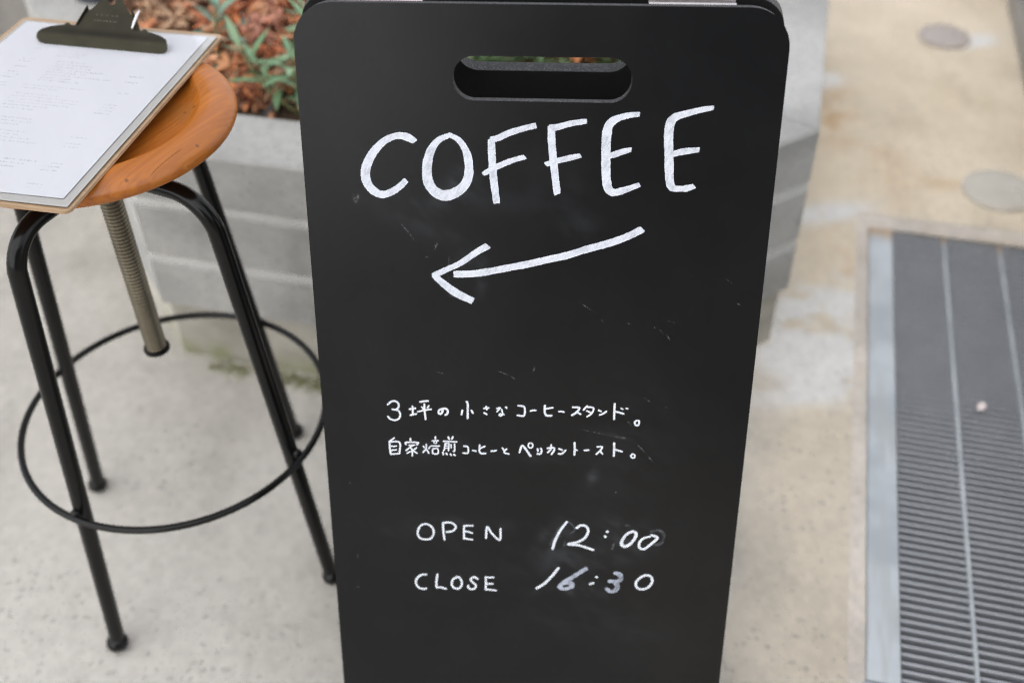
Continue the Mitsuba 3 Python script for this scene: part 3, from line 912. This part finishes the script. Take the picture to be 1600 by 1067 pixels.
# clip: a folded bronze plate leaning back, an added bright rod for its edge highlight, lower jaw and spring
CLX = -0.1130      # middle of the clip along the clipboard's width
CLY = 0.2755
tilt = math.radians(38)
e_w = CF * math.cos(tilt) + np.array([0, 0, math.sin(tilt)])
e_n = np.cross(CE, e_w)
clip_o = CO + CE * CLX + CF * CLY + np.array([0, 0, .0078])
CL = frame(clip_o, CE, e_w, e_n)
half = [(0, 0), (66, 0), (72, 1.5), (75, 5), (74.5, 10), (71, 16), (63, 20), (53, 22.5), (48, 23), (46.5, 25.5), (43.5, 26), (41, 24), (37, 23.5), (34, 24.5), (33, 29), (30, 34), (27, 39), (21, 44), (16, 50), (13, 55), (9, 60), (0, 61)]
outline = Polygon([(x, y) for x, y in half] + [(-x, y) for x, y in half[::-1]]).buffer(0)
eye = unary_union([Point(0, 54).buffer(4.2)])
plate = outline.difference(eye)
V2 = bevel_extrude(Polygon(plate.exterior.coords, [i.coords for i in plate.interiors]), 1.5, .45)
V2 = V2.subdivide_to_size(6.0)
v = V2.vertices / 1000
v[:, 2] += 0.0035 * np.exp(-((v[:, 1] - 0.010) / 0.007) ** 2) - .0035 - 0.06 * np.clip(v[:, 1] - .024, 0, 1) ** 1.2
V2.vertices = v
ck = obj('clip', P(moved(V2, CL), 'm_clip', smooth=35), clipb)
for s in (-1, 1):       # folded cheeks of the neck
    ckp = Polygon([(0, 25), (0, 46), (9, 42), (20, 20), (17, 13), (9, 17)])
    cm = extrude(ckp, 1.2)
    cm.vertices = np.stack([s * (0.0325 - 0.00035 * (cm.vertices[:, 1] - 24) + cm.vertices[:, 2] / 1000), cm.vertices[:, 1] / 1000, -cm.vertices[:, 0] / 1000], -1)
    cm.fix_normals()
    obj('cheek', P(moved(cm, CL), 'm_clip', smooth=30), ck)
obj('glint_rod', P(moved(tube([(.0318, .024, .0012), (.0325, .032, .0008), (.0335, .040, .0002), (.0340, .0455, -.0012)], [.0009, .0014, .0015, .0010], 10), CL), 'm_chrome', smooth=True), ck)  # pale rod added to give the highlight along the right cheek edge
# spring coil and lower jaw
cs_ = tube(CO + CE * CLX + CF * (CLY + .028) + np.array([0, 0, .014]) + np.outer(np.linspace(-.026, .026, 40), CE), .0052 + .0006 * np.sin(np.arange(40) * 1.6), 14)
obj('spring', P(cs_, 'm_clip', smooth=True), ck)
jaw = moved(bevel_extrude(rounded(CLX - .052, CLY + .004, CLX + .052, CLY + .024, .004), .0016, .0004), frame(CO + np.array([0, 0, .0036]), CE, CF, [0, 0, 1]))
obj('base_plate', P(jaw, 'm_clip', smooth=30), ck)
# two worn stamped lines, no longer legible
rng2 = random.Random(9)
stamp = []
for yy, xs in ((37.5, [-13, -7, -1, 5, 10]), (31.0, [-14, -10.5, -7.5, -3, 0, 4, 8, 11])):
    for x in xs:
        stamp.append(boxm((x - 1.1) / 1000, (x + rng2.uniform(.2, 1.2)) / 1000, (yy - .5) / 1000, (yy + rng2.uniform(.2, .7)) / 1000, 0, .0018 - .0003 * 0))
sm_ = cat_(stamp)
sm_.vertices[:, 2] += -.0035 + 0.0002 - 0.06 * np.clip(sm_.vertices[:, 1] - .024, 0, 1) ** 1.2 - .0002
obj('stamped_mark', P(moved(sm_, CL), 'm_clip_stamp'), ck)

# ---------------------------------------------------------------- sandwich board
BW, BT, GAP = 0.415, 0.0125, 0.0075
BLEN = BO[2] / math.cos(LEAN)
board = thing('sandwich_board', 'black sandwich board with white chalk writing and an oval handle slot, standing in the middle', 'sign')


def panel_poly(length):
    out = rounded(-BW / 2, 0, BW / 2, length, .034)
    foot = Polygon([(-BW / 2, length - .06), (BW / 2, length - .06), (BW / 2, length), (-BW / 2, length)])
    slot = LineString([(-.0545, .0612), (.0605, .0612)]).buffer(.0187, 24)
    return Polygon(unary_union([out, foot]).exterior.coords, [slot.exterior.coords])


def panel(length, c=.0007):
    return bevel_extrude(panel_poly(length), BT, c)


FM = frame(BO, BR, BD, BN)


def split_faces(m, zface=None):
    flat_ = np.abs(m.face_normals[:, 2]) > .8
    a, b = m.copy(), m.copy()
    a.update_faces(flat_); b.update_faces(~flat_)
    a.remove_unreferenced_vertices(); b.remove_unreferenced_vertices()
    return a, b


fp_face, fp_edge = split_faces(panel(BLEN))
front = obj('front_panel', P(moved(fp_face, FM), 'm_blackboard'), board)
obj('rim', P(moved(fp_edge, FM), 'm_board_edge', smooth=30), front)
PHI = math.radians(10.5)
RO = BO + BH * (BT + GAP) + np.array([0, 0, 0.0])
RD = BH * math.sin(PHI) - np.array([0, 0, math.cos(PHI)])
RN = BH * math.cos(PHI) + np.array([0, 0, math.sin(PHI)])
RM = frame(RO, BR, RD, RN)
rp_face, rp_edge = split_faces(panel(BO[2] / math.cos(PHI)))
back = obj('back_panel', P(moved(rp_face, RM), 'm_black_panel'), board)
obj('rim', P(moved(rp_edge, RM), 'm_board_edge', smooth=30), back)
# hinges: knuckle barrel over the gap and two leaves
top_mid = BO + BH * (BT * math.cos(LEAN) + GAP / 2 + .001) + np.array([0, 0, .0022])
for k, c in enumerate((-0.1345, 0.1265)):
    h = obj('hinge', P(cat_([moved(boxm(c - .036, c + .036, -.0012, .006, BT, BT + .0016), FM), moved(boxm(c - .036, c + .036, -.0012, .006, -.0016, 0), RM)]), 'm_chrome'), board)
    for j in range(4):
        x0, x1 = c - .036 + j * .018 + .0005, c - .036 + (j + 1) * .018 - .0005
        obj('knuckle', P(tube([top_mid + BR * x for x in (x0, x0 + .0006, (x0 + x1) / 2, x1 - .0006, x1)], [.0034, .0040, .0040, .0040, .0034], 18), 'm_chrome', smooth=40), h)
# a folding stay between the panels, low down
for s in (-1, 1):
    a = BO + BR * s * (BW / 2 - .03) + BD * .60 + BN * (BT + .002)
    b = RO + BR * s * (BW / 2 - .03) + RD * .58 - RN * .002
    obj('stay', P(tube([a + (b - a) * f for f in np.linspace(0, 1, 4)], .003, 10), 'm_black_steel', smooth=40), board)

# chalk strokes: [x, y, half width] in mm on the front face
STROKES = [
    ["letter","c",0,[[[-107.4,116.2,2.69],[-113.5,112.9,3.4],[-120.3,111.6,3.04],[-127.5,113.2,2.87],[-134.9,117.3,3.06],[-143.2,125.7,3.43],[-149.1,135.3,4.0],[-152.2,145.2,4.2],[-150.9,155.1,4.03],[-145.0,162.5,3.67],[-137.5,165.3,3.31],[-128.5,162.1,3.03],[-121.0,156.7,2.74],[-116.4,151.9,2.55]]]],
    ["letter","c",0,[[[-78.3,111.0,2.14],[-86.4,115.1,2.68],[-92.7,123.2,3.41],[-96.3,133.9,3.97],[-97.3,145.0,4.35],[-95.8,154.2,4.55],[-90.5,161.6,4.56],[-82.5,165.0,4.75],[-73.7,162.8,4.56],[-65.6,156.9,4.18],[-60.8,147.9,3.98],[-60.0,136.8,3.78],[-62.3,124.4,3.22],[-68.4,114.7,2.5],[-76.4,110.2,2.14]]]],
    ["letter","c",0,[[[-40.1,114.2,3.2],[-39.6,129.0,3.4],[-38.4,147.4,3.43],[-35.6,170.2,3.1]],[[-40.8,113.5,2.31],[-34.3,112.1,2.66],[-24.5,107.4,2.65],[-12.2,103.3,2.47],[-2.0,100.6,2.46]],[[-47.1,144.3,1.98],[-38.8,139.5,2.52],[-28.0,134.3,2.51],[-19.1,130.8,2.32],[-11.2,128.5,2.14]]]],
    ["letter","c",0,[[[11.8,101.7,3.16],[12.4,115.1,3.36],[14.4,133.1,3.38],[18.1,160.8,3.06]],[[10.8,101.9,2.46],[16.0,101.8,2.63],[28.2,98.3,2.45],[41.4,96.0,2.27]],[[7.8,134.6,2.14],[18.1,131.2,2.49],[29.1,128.3,2.48],[37.2,126.3,1.95]]]],
    ["letter","c",0,[[[86.4,89.2,2.08],[78.1,90.2,2.43],[68.7,93.0,2.96],[62.1,97.7,3.49],[59.8,105.6,3.85],[59.5,119.5,3.88],[60.0,134.0,3.9],[61.0,146.9,3.92],[63.2,155.7,3.76],[68.0,158.9,3.22],[77.9,156.1,2.86],[89.8,151.4,2.14]],[[62.6,126.3,2.47],[72.7,122.5,2.64],[81.0,120.0,1.93]]]],
    ["letter","c",0,[[[148.7,82.5,1.89],[138.2,84.6,2.41],[126.4,87.9,2.76],[117.3,91.2,3.28],[113.4,96.8,3.81],[112.7,107.7,3.83],[114.1,123.8,3.86],[115.3,138.3,3.88],[116.5,148.4,3.55],[119.8,153.7,3.02],[129.8,154.0,2.31]],[[129.8,154.0,3.02],[137.5,151.6,2.3]],[[116.4,123.4,2.63],[127.1,120.7,2.8],[139.2,119.0,2.09]]]],
    ["arrow","c",0,[[[-44.2,211.8,3.34],[-53.9,217.8,2.98],[-68.9,228.9,2.63],[-82.2,235.7,2.64],[-93.3,241.6,2.84]],[[-93.3,241.6,2.84],[-84.4,249.9,3.41],[-73.2,258.5,3.8],[-58.5,265.9,3.23]],[[-74.4,239.9,3.02],[-57.8,239.0,3.39],[-42.8,236.4,3.38],[-24.1,232.1,3.36],[-5.4,227.8,3.35],[13.0,222.8,3.34],[27.8,219.0,3.33],[46.0,212.5,3.31],[66.0,206.1,3.48],[82.1,199.5,3.28],[94.5,192.5,3.26]]]],
    ["letter","c",0,[[[-142.4,378.2,0.95],[-138.8,374.7,0.95],[-134.5,374.3,0.95],[-131.7,377.6,0.95],[-132.5,381.8,0.95],[-135.3,383.5,0.96],[-138.0,383.5,0.96]],[[-135.3,383.5,0.96],[-131.7,385.3,0.96],[-130.6,389.2,0.96],[-132.2,393.5,0.96],[-136.2,395.4,0.96],[-140.5,394.3,0.96],[-142.6,391.7,0.96]]]],
    ["letter","c",0,[[[-121.1,382.6,0.95],[-115.5,381.4,0.95]],[[-118.2,379.5,0.95],[-118.1,388.3,0.96]],[[-120.5,389.2,0.87],[-114.7,387.6,0.87]],[[-110.6,374.2,0.95],[-102.7,372.8,0.95]],[[-109.1,379.8,0.78],[-107.8,381.3,0.78]],[[-102.2,378.2,0.86],[-103.4,380.3,0.86]],[[-113.1,385.0,0.87],[-99.9,381.9,0.86]],[[-106.5,376.4,0.95],[-106.4,383.8,0.95],[-105.7,393.4,0.96]]]],
    ["letter","c",0,[[[-88.5,381.9,1.04],[-89.2,385.1,1.04],[-91.4,386.9,1.04],[-92.8,385.2,1.04],[-91.9,382.5,1.04],[-88.5,380.9,1.04],[-85.0,381.0,1.04],[-83.6,383.4,1.04],[-84.2,386.4,1.04],[-86.0,387.7,1.04]]]],
    ["letter","c",0,[[[-65.5,372.2,0.77],[-64.0,374.5,1.03],[-64.2,390.7,1.04]],[[-69.3,382.0,0.95],[-70.1,386.6,0.95]],[[-60.5,381.7,0.95],[-59.1,384.6,0.95]]]],
    ["letter","c",0,[[[-48.3,379.2,0.86],[-43.5,378.5,0.86]],[[-46.0,376.9,0.94],[-45.4,380.4,0.95]],[[-48.0,384.2,0.95],[-45.6,385.7,0.95]]]],
    ["letter","c",0,[[[-35.6,378.8,0.77],[-32.3,377.9,0.77],[-35.4,382.2,0.77]],[[-27.0,377.0,0.86],[-25.9,377.9,0.86]],[[-30.9,379.9,0.77],[-30.1,383.8,0.77],[-30.9,386.7,0.77],[-33.2,386.2,0.77],[-32.2,384.6,0.77],[-28.5,385.3,0.77]]]],
    ["letter","c",0,[[[-14.7,374.9,0.94],[-8.9,376.4,0.94],[-9.0,385.6,0.94],[-15.4,385.7,0.94]]]],
    ["letter","c",0,[[[-2.7,380.3,0.89],[2.3,379.6,0.89]]]],
    ["letter","c",0,[[[11.1,374.1,1.07],[11.0,380.8,1.07],[12.8,384.8,1.07],[17.7,384.8,1.07]],[[11.4,377.7,0.89],[18.7,376.0,0.89]]]],
    ["letter","c",0,[[[24.9,380.1,0.89],[29.6,380.3,0.89]]]],
    ["letter","c",0,[[[38.1,374.8,0.98],[44.5,375.3,0.98],[41.5,380.5,0.98],[37.5,383.8,0.98]],[[42.2,380.0,0.89],[46.0,382.2,0.89]]]],
    ["letter","c",0,[[[51.9,373.1,0.89],[48.5,377.4,0.89]],[[51.9,374.1,0.89],[58.0,374.9,0.89],[56.6,380.8,0.89],[52.3,384.6,0.89]],[[51.7,378.3,0.8],[55.3,380.0,0.8]]]],
    ["letter","c",0,[[[63.1,377.3,0.89],[65.5,378.4,0.89]],[[64.3,382.3,0.89],[67.1,381.2,0.89],[70.7,378.2,0.89]]]],
    ["letter","c",0,[[[78.3,369.7,1.06],[78.4,386.5,1.07]],[[79.1,378.1,0.97],[87.3,380.3,0.97]],[[84.6,374.3,0.71],[86.4,375.3,0.71]],[[89.5,374.1,0.71],[91.1,374.7,0.71]]]],
    ["letter","c",0,[[[98.4,389.1,0.89],[100.1,387.4,0.89],[102.6,387.7,0.89],[102.5,391.6,0.89],[100.6,392.9,0.89],[98.9,391.2,0.89],[98.4,389.1,0.89]]]],
    ["letter","c",0,[[[-137.6,415.5,0.79],[-142.7,419.7,0.79]],[[-142.3,419.7,0.97],[-142.6,425.9,0.97],[-142.0,433.2,0.98]],[[-142.7,420.3,0.88],[-132.5,420.5,0.88],[-133.0,432.9,0.89]],[[-140.8,425.1,0.75],[-135.8,424.7,0.75]],[[-141.0,429.9,0.75],[-136.0,429.1,0.75]],[[-142.1,434.3,0.84],[-133.0,433.2,0.84]]]],
    ["letter","c",0,[[[-121.4,415.7,0.88],[-121.5,417.9,0.88]],[[-126.1,422.7,0.84],[-125.8,420.2,0.84],[-114.2,420.0,0.84],[-115.3,422.5,0.84]],[[-123.3,423.4,0.75],[-117.5,423.0,0.75]],[[-119.9,423.5,0.79],[-126.3,429.4,0.8]],[[-121.9,425.7,0.79],[-120.1,428.9,0.79],[-120.3,435.5,0.8]],[[-120.5,430.0,0.71],[-125.4,432.6,0.71]],[[-115.8,426.1,0.79],[-118.9,429.3,0.79],[-115.5,432.2,0.8]]]],
    ["letter","c",0,[[[-108.9,423.8,0.7],[-108.0,425.8,0.7]],[[-102.2,424.1,0.7],[-103.7,426.5,0.7]],[[-105.8,421.7,0.79],[-106.2,426.6,0.79],[-109.3,431.0,0.79]],[[-105.8,427.8,0.75],[-103.6,431.8,0.75]],[[-96.5,412.8,0.79],[-96.5,414.9,0.79]],[[-99.7,417.4,0.79],[-93.8,417.0,0.79]],[[-98.2,418.2,0.61],[-97.5,420.2,0.61]],[[-95.2,418.1,0.61],[-96.0,420.3,0.61]],[[-100.8,423.3,0.79],[-93.0,423.2,0.79]],[[-99.5,426.7,0.75],[-99.6,431.8,0.75],[-94.5,431.8,0.75],[-94.7,426.3,0.75],[-99.5,426.7,0.75]]]],
    ["letter","c",0,[[[-83.8,412.6,0.87],[-82.9,414.8,0.87]],[[-79.2,412.1,0.87],[-80.2,414.5,0.87]],[[-88.7,417.4,0.79],[-75.4,417.7,0.79]],[[-87.0,420.0,0.75],[-87.6,424.9,0.75],[-88.6,428.3,0.75]],[[-86.8,420.3,0.75],[-83.3,420.2,0.75],[-83.8,427.9,0.75]],[[-86.7,423.0,0.57],[-83.7,422.9,0.57]],[[-87.1,425.4,0.57],[-83.8,425.3,0.57]],[[-81.1,420.8,0.66],[-81.1,424.8,0.66]],[[-77.7,420.2,0.74],[-77.7,427.7,0.75],[-78.9,428.6,0.75]],[[-89.6,430.4,0.84],[-89.2,432.8,0.84]],[[-86.1,431.1,0.79],[-85.3,432.7,0.79]],[[-82.0,431.9,0.79],[-81.1,433.3,0.79]],[[-78.5,432.4,0.88],[-77.4,433.2,0.88]]]],
    ["letter","c",0,[[[-68.3,422.3,0.88],[-64.5,423.2,0.88],[-64.6,430.0,0.88],[-69.3,430.2,0.88]]]],
    ["letter","c",0,[[[-59.6,427.0,0.88],[-56.5,427.5,0.88]]]],
    ["letter","c",0,[[[-52.6,420.7,0.92],[-53.0,427.4,0.92],[-50.9,430.1,0.92],[-47.0,429.8,0.92]],[[-52.2,424.7,0.79],[-47.5,421.9,0.79]]]],
    ["letter","c",0,[[[-41.2,426.9,0.88],[-36.2,426.0,0.87]]]],
    ["letter","c",0,[[[-30.1,423.2,0.87],[-28.5,425.8,0.87]],[[-26.0,424.1,0.87],[-28.1,426.2,0.87],[-27.8,428.6,0.87],[-23.9,429.5,0.87]]]],
    ["letter","c",0,[[[-13.2,427.5,0.91],[-10.1,419.8,1.09],[-2.2,431.1,1.1]],[[-4.7,419.4,0.73],[-3.8,416.7,0.73],[-1.1,416.6,0.73],[0.0,419.2,0.73],[-1.0,421.4,0.73],[-3.6,421.7,0.73],[-4.7,419.4,0.73]]]],
    ["letter","c",0,[[[4.6,422.8,0.91],[5.1,425.5,0.91]],[[7.9,422.1,0.95],[8.8,425.4,0.96],[7.4,428.2,0.96],[4.7,428.5,0.96]]]],
    ["letter","c",0,[[[14.4,421.6,0.95],[20.7,420.9,0.95],[20.6,424.9,0.95],[18.5,428.2,0.96]],[[18.0,417.7,0.91],[17.5,422.8,0.91],[15.0,426.2,0.91]]]],
    ["letter","c",0,[[[25.8,421.8,0.91],[28.8,423.0,0.91]],[[25.6,427.5,0.95],[28.9,427.2,0.95],[32.4,423.2,0.95]]]],
    ["letter","c",0,[[[41.0,414.5,1.08],[41.2,427.9,1.09]],[[41.2,421.8,0.81],[43.8,422.8,0.81]]]],
    ["letter","c",0,[[[50.9,422.7,0.86],[55.2,422.0,0.86]]]],
    ["letter","c",0,[[[63.4,418.1,0.9],[68.2,418.1,0.9],[66.2,422.5,0.9],[62.8,426.5,0.9]],[[66.2,422.6,0.86],[68.7,425.8,0.86]]]],
    ["letter","c",0,[[[79.7,413.5,1.08],[80.0,427.9,1.08]],[[80.9,420.5,0.99],[87.7,422.6,0.99]]]],
    ["letter","c",0,[[[96.6,427.3,0.81],[98.0,425.1,0.81],[100.4,426.1,0.81],[100.2,429.0,0.81],[98.0,429.3,0.81],[96.6,427.3,0.81]]]],
    ["letter","c",0,[[[-108.9,516.3,1.05],[-113.7,518.1,1.05],[-117.1,523.7,1.05],[-117.7,530.0,1.05],[-114.9,534.6,1.05],[-108.7,535.6,1.05],[-103.8,533.6,1.05],[-101.1,527.4,1.05],[-102.3,521.0,1.05],[-106.0,517.3,1.05],[-108.9,516.3,1.05]]]],
    ["letter","c",0,[[[-91.2,514.5,1.09],[-91.0,525.2,1.1],[-90.1,535.0,1.1]],[[-91.2,514.3,1.09],[-83.3,513.6,1.09],[-78.4,517.3,1.09],[-78.9,521.3,1.09],[-82.5,524.4,1.1],[-87.8,525.3,1.1]]]],
    ["letter","c",0,[[[-69.5,517.1,0.99],[-69.8,533.2,1.0]],[[-69.5,517.0,0.99],[-60.6,516.5,0.99]],[[-68.8,523.5,0.99],[-61.4,525.7,0.99]],[[-69.1,532.4,1.0],[-61.3,533.7,1.0]]]],
    ["letter","c",0,[[[-47.0,531.0,1.09],[-45.7,517.5,1.09],[-40.6,525.6,1.09],[-32.7,532.8,1.09],[-31.9,519.0,1.09]]]],
    ["letter","c",0,[[[-110.6,580.3,1.12],[-115.9,581.1,1.12],[-120.7,586.4,1.13],[-121.7,592.0,1.13],[-119.2,597.3,1.13],[-115.1,599.1,1.13],[-111.1,598.7,1.13]]]],
    ["letter","c",0,[[[-98.6,579.7,1.12],[-99.8,589.1,1.12],[-99.7,596.4,1.13],[-96.1,596.2,1.13],[-90.0,597.9,1.13]]]],
    ["letter","c",0,[[[-78.0,581.8,1.12],[-82.4,585.8,1.12],[-83.6,592.1,1.12],[-81.3,596.2,1.13],[-76.7,597.0,1.13],[-73.3,592.8,1.12],[-73.2,586.6,1.12],[-75.7,582.3,1.12],[-78.0,581.8,1.12]]]],
    ["letter","c",0,[[[-56.0,583.5,1.07],[-59.7,581.2,1.07],[-63.5,584.2,1.07],[-61.1,588.5,1.07],[-58.1,591.6,1.07],[-59.6,596.2,1.07],[-63.7,597.1,1.07],[-66.3,594.7,1.07],[-66.0,592.7,1.07]]]],
    ["letter","c",0,[[[-47.6,580.6,1.06],[-47.7,596.9,1.07]],[[-47.6,580.9,1.01],[-39.2,580.6,1.01]],[[-47.1,589.6,0.97],[-40.2,589.0,0.97]],[[-47.1,596.6,1.02],[-36.6,597.6,1.02]]]],
    ["digit","c",0,[[[35.7,507.8,1.27],[29.8,517.7,1.28],[24.4,530.8,1.38],[22.1,541.0,1.49]]]],
    ["digit","c",0,[[[46.0,514.7,1.27],[50.0,511.4,1.27],[55.1,511.9,1.27],[58.0,517.7,1.27],[54.6,526.6,1.28],[47.4,531.9,1.28],[38.1,535.0,1.28],[49.0,535.9,1.28],[63.8,541.0,1.28]]]],
    ["colon","c",0,[[[77.2,517.8,1.37],[77.7,518.0,1.37]],[[75.2,523.5,1.27],[75.8,524.2,1.27]]]],
    ["digit","c",1,[[[102.8,516.2,1.27],[97.1,520.4,1.37],[93.5,526.8,1.47],[92.8,533.0,1.57],[96.7,535.2,1.57],[102.2,530.9,1.47],[106.3,523.3,1.46],[106.4,518.2,1.36],[102.8,516.2,1.27]]]],
    ["digit","c",0,[[[121.0,522.0,1.07],[115.3,523.9,1.17],[110.9,529.3,1.27],[111.0,535.5,1.27],[115.7,537.7,1.27],[122.4,531.2,1.37],[128.7,523.2,1.36],[122.7,520.0,1.27]]]],
    ["digit","c",0,[[[28.5,565.7,1.4],[22.2,575.8,1.41],[14.3,586.1,1.41],[6.3,592.7,1.42]]]],
    ["digit","d",2,[[[56.9,565.3,1.7],[48.2,572.4,2.0],[39.4,580.2,2.11],[32.1,586.3,1.91],[30.7,590.3,1.82],[35.6,592.1,1.72],[42.4,589.2,1.81],[43.7,584.9,1.71],[37.5,584.5,1.51]]]],
    ["colon","c",0,[[[68.2,575.1,1.2],[68.9,575.3,1.2]],[[62.2,584.6,1.2],[65.5,582.9,1.2]]]],
    ["digit","d",2,[[[87.8,569.3,1.79],[91.8,570.3,1.79],[94.3,575.8,1.89],[90.0,580.0,1.9],[82.7,579.8,1.7]],[[87.5,581.3,1.8],[90.9,584.9,1.9],[89.0,591.2,1.91],[83.8,593.0,1.91],[79.7,589.7,1.61]]]],
    ["digit","c",0,[[[114.5,573.1,1.29],[119.4,570.5,1.29],[124.7,571.7,1.29],[126.7,578.2,1.29],[122.8,585.8,1.3],[115.9,588.7,1.3],[110.6,585.4,1.3],[110.1,579.3,1.3],[114.5,573.1,1.29]]]],
    ["smudge","f",2,[[[121.7,515.8,1.26],[128.3,513.7,1.26],[134.0,517.0,1.26],[134.9,524.7,1.27],[131.3,530.8,1.27],[125.5,531.6,1.27]]]],
    ["smudge","f",2,[[[37.4,507.8,0.59],[41.4,511.1,0.59],[44.5,516.9,0.59],[39.8,521.8,0.59]]]],
    ["smudge","f",2,[[[34.3,530.4,0.69],[33.8,537.6,0.69]],[[26.6,525.5,0.59],[30.2,526.0,0.59]]]],
    ["smudge","f",2,[[[32.1,511.5,1.08],[26.0,520.0,1.08],[19.4,535.8,1.09]]]],
    ["smudge","f",2,[[[84.4,532.9,0.88],[83.2,538.9,0.89]],[[96.5,509.3,0.78],[99.4,510.0,0.78]]]],
]


def stroke_shape(st, rough, rng):
    st = np.array(st, float)
    if len(st) == 2:
        mid = st.mean(0) + np.array([rng.normal(0, .15), rng.normal(0, .15), 0]); st = np.vstack([st[0], mid, st[1]])
    p = smooth_path(st, 6)
    g = []
    for a, b in zip(p[:-1], p[1:]):
        w = [max(.35, q[2] * (1 + rng.normal(0, .045 + .09 * rough))) for q in (a, b)]
        g.append(unary_union([Point(a[0], a[1]).buffer(w[0], 4), Point(b[0], b[1]).buffer(w[1], 4)]).convex_hull)
    if rough:
        for q in p[::1]:
            for _ in range(3 * rough):
                an_ = rng.uniform(0, 2 * np.pi)
                o = np.array([q[0], q[1]]) + q[2] * .95 * np.array([math.cos(an_), math.sin(an_)])
                d_ = np.array([.75, -.66]) if rng.random() < .5 else np.array([-.75, .66])
                g.append(LineString([o, o + d_ * rng.uniform(.3, .9)]).buffer(.16, 2))
    return unary_union(g)


def blunt(st, rough, rng):
    """A broad marker stroke: the rounded ends cut slantwise and frayed, the flanks slightly uneven."""
    g = stroke_shape(st, rough, rng)
    st = np.array(st, float)
    if np.linalg.norm(st[0, :2] - st[-1, :2]) < 6:
        return g
    for e, q in ((st[0], st[1]), (st[-1], st[-2])):
        d = e[:2] - q[:2]; d /= np.linalg.norm(d)
        n_ = np.array([-d[1], d[0]])
        sl = rng.uniform(-.45, .45)
        pts = []
        for k in np.linspace(-1.5, 1.5, 13):
            pts.append(e[:2] + n_ * k * e[2] + d * (e[2] * (.35 + sl * k) + rng.uniform(-.28, .28)))
        far_ = [p_ + d * 12 for p_ in pts[::-1]]
        near_ = Point(*(e[:2] + d * e[2])).buffer(2.6 * e[2])
        g = g.difference(Polygon(pts + far_).buffer(0).intersection(near_))
    edge = LineString(smooth_path(st, 6)[:, :2])
    return g


rngs = np.random.default_rng(5)
MATS = {'c': 'm_chalk_fine', 'b': 'm_chalk', 'd': 'm_chalk_dusty', 'f': 'm_chalk_faint'}
for nm, mt, ro, sts in STROKES:
    big = mt == 'c' and np.mean([q[2] for q in sts[0]]) > 2.2
    mt = 'b' if big else mt
    g = unary_union([(blunt if big else stroke_shape)(s, ro, rngs) for s in sts])
    # ragged, dry ends: shave small nicks off the outline
    if mt == 'c' and ro == 0:
        g = g.buffer(.06).buffer(-.06)
    g = g.simplify(.05)
    th = .00022 if mt != 'f' else .00012
    m_ = extrude(g, th * 1000 + .05)
    m_.vertices = np.stack([m_.vertices[:, 0] / 1000, m_.vertices[:, 1] / 1000, -(m_.vertices[:, 2] - .05) / 1000], -1)
    m_.invert()
    obj(nm, P(moved(m_, FM), MATS[mt]), front)
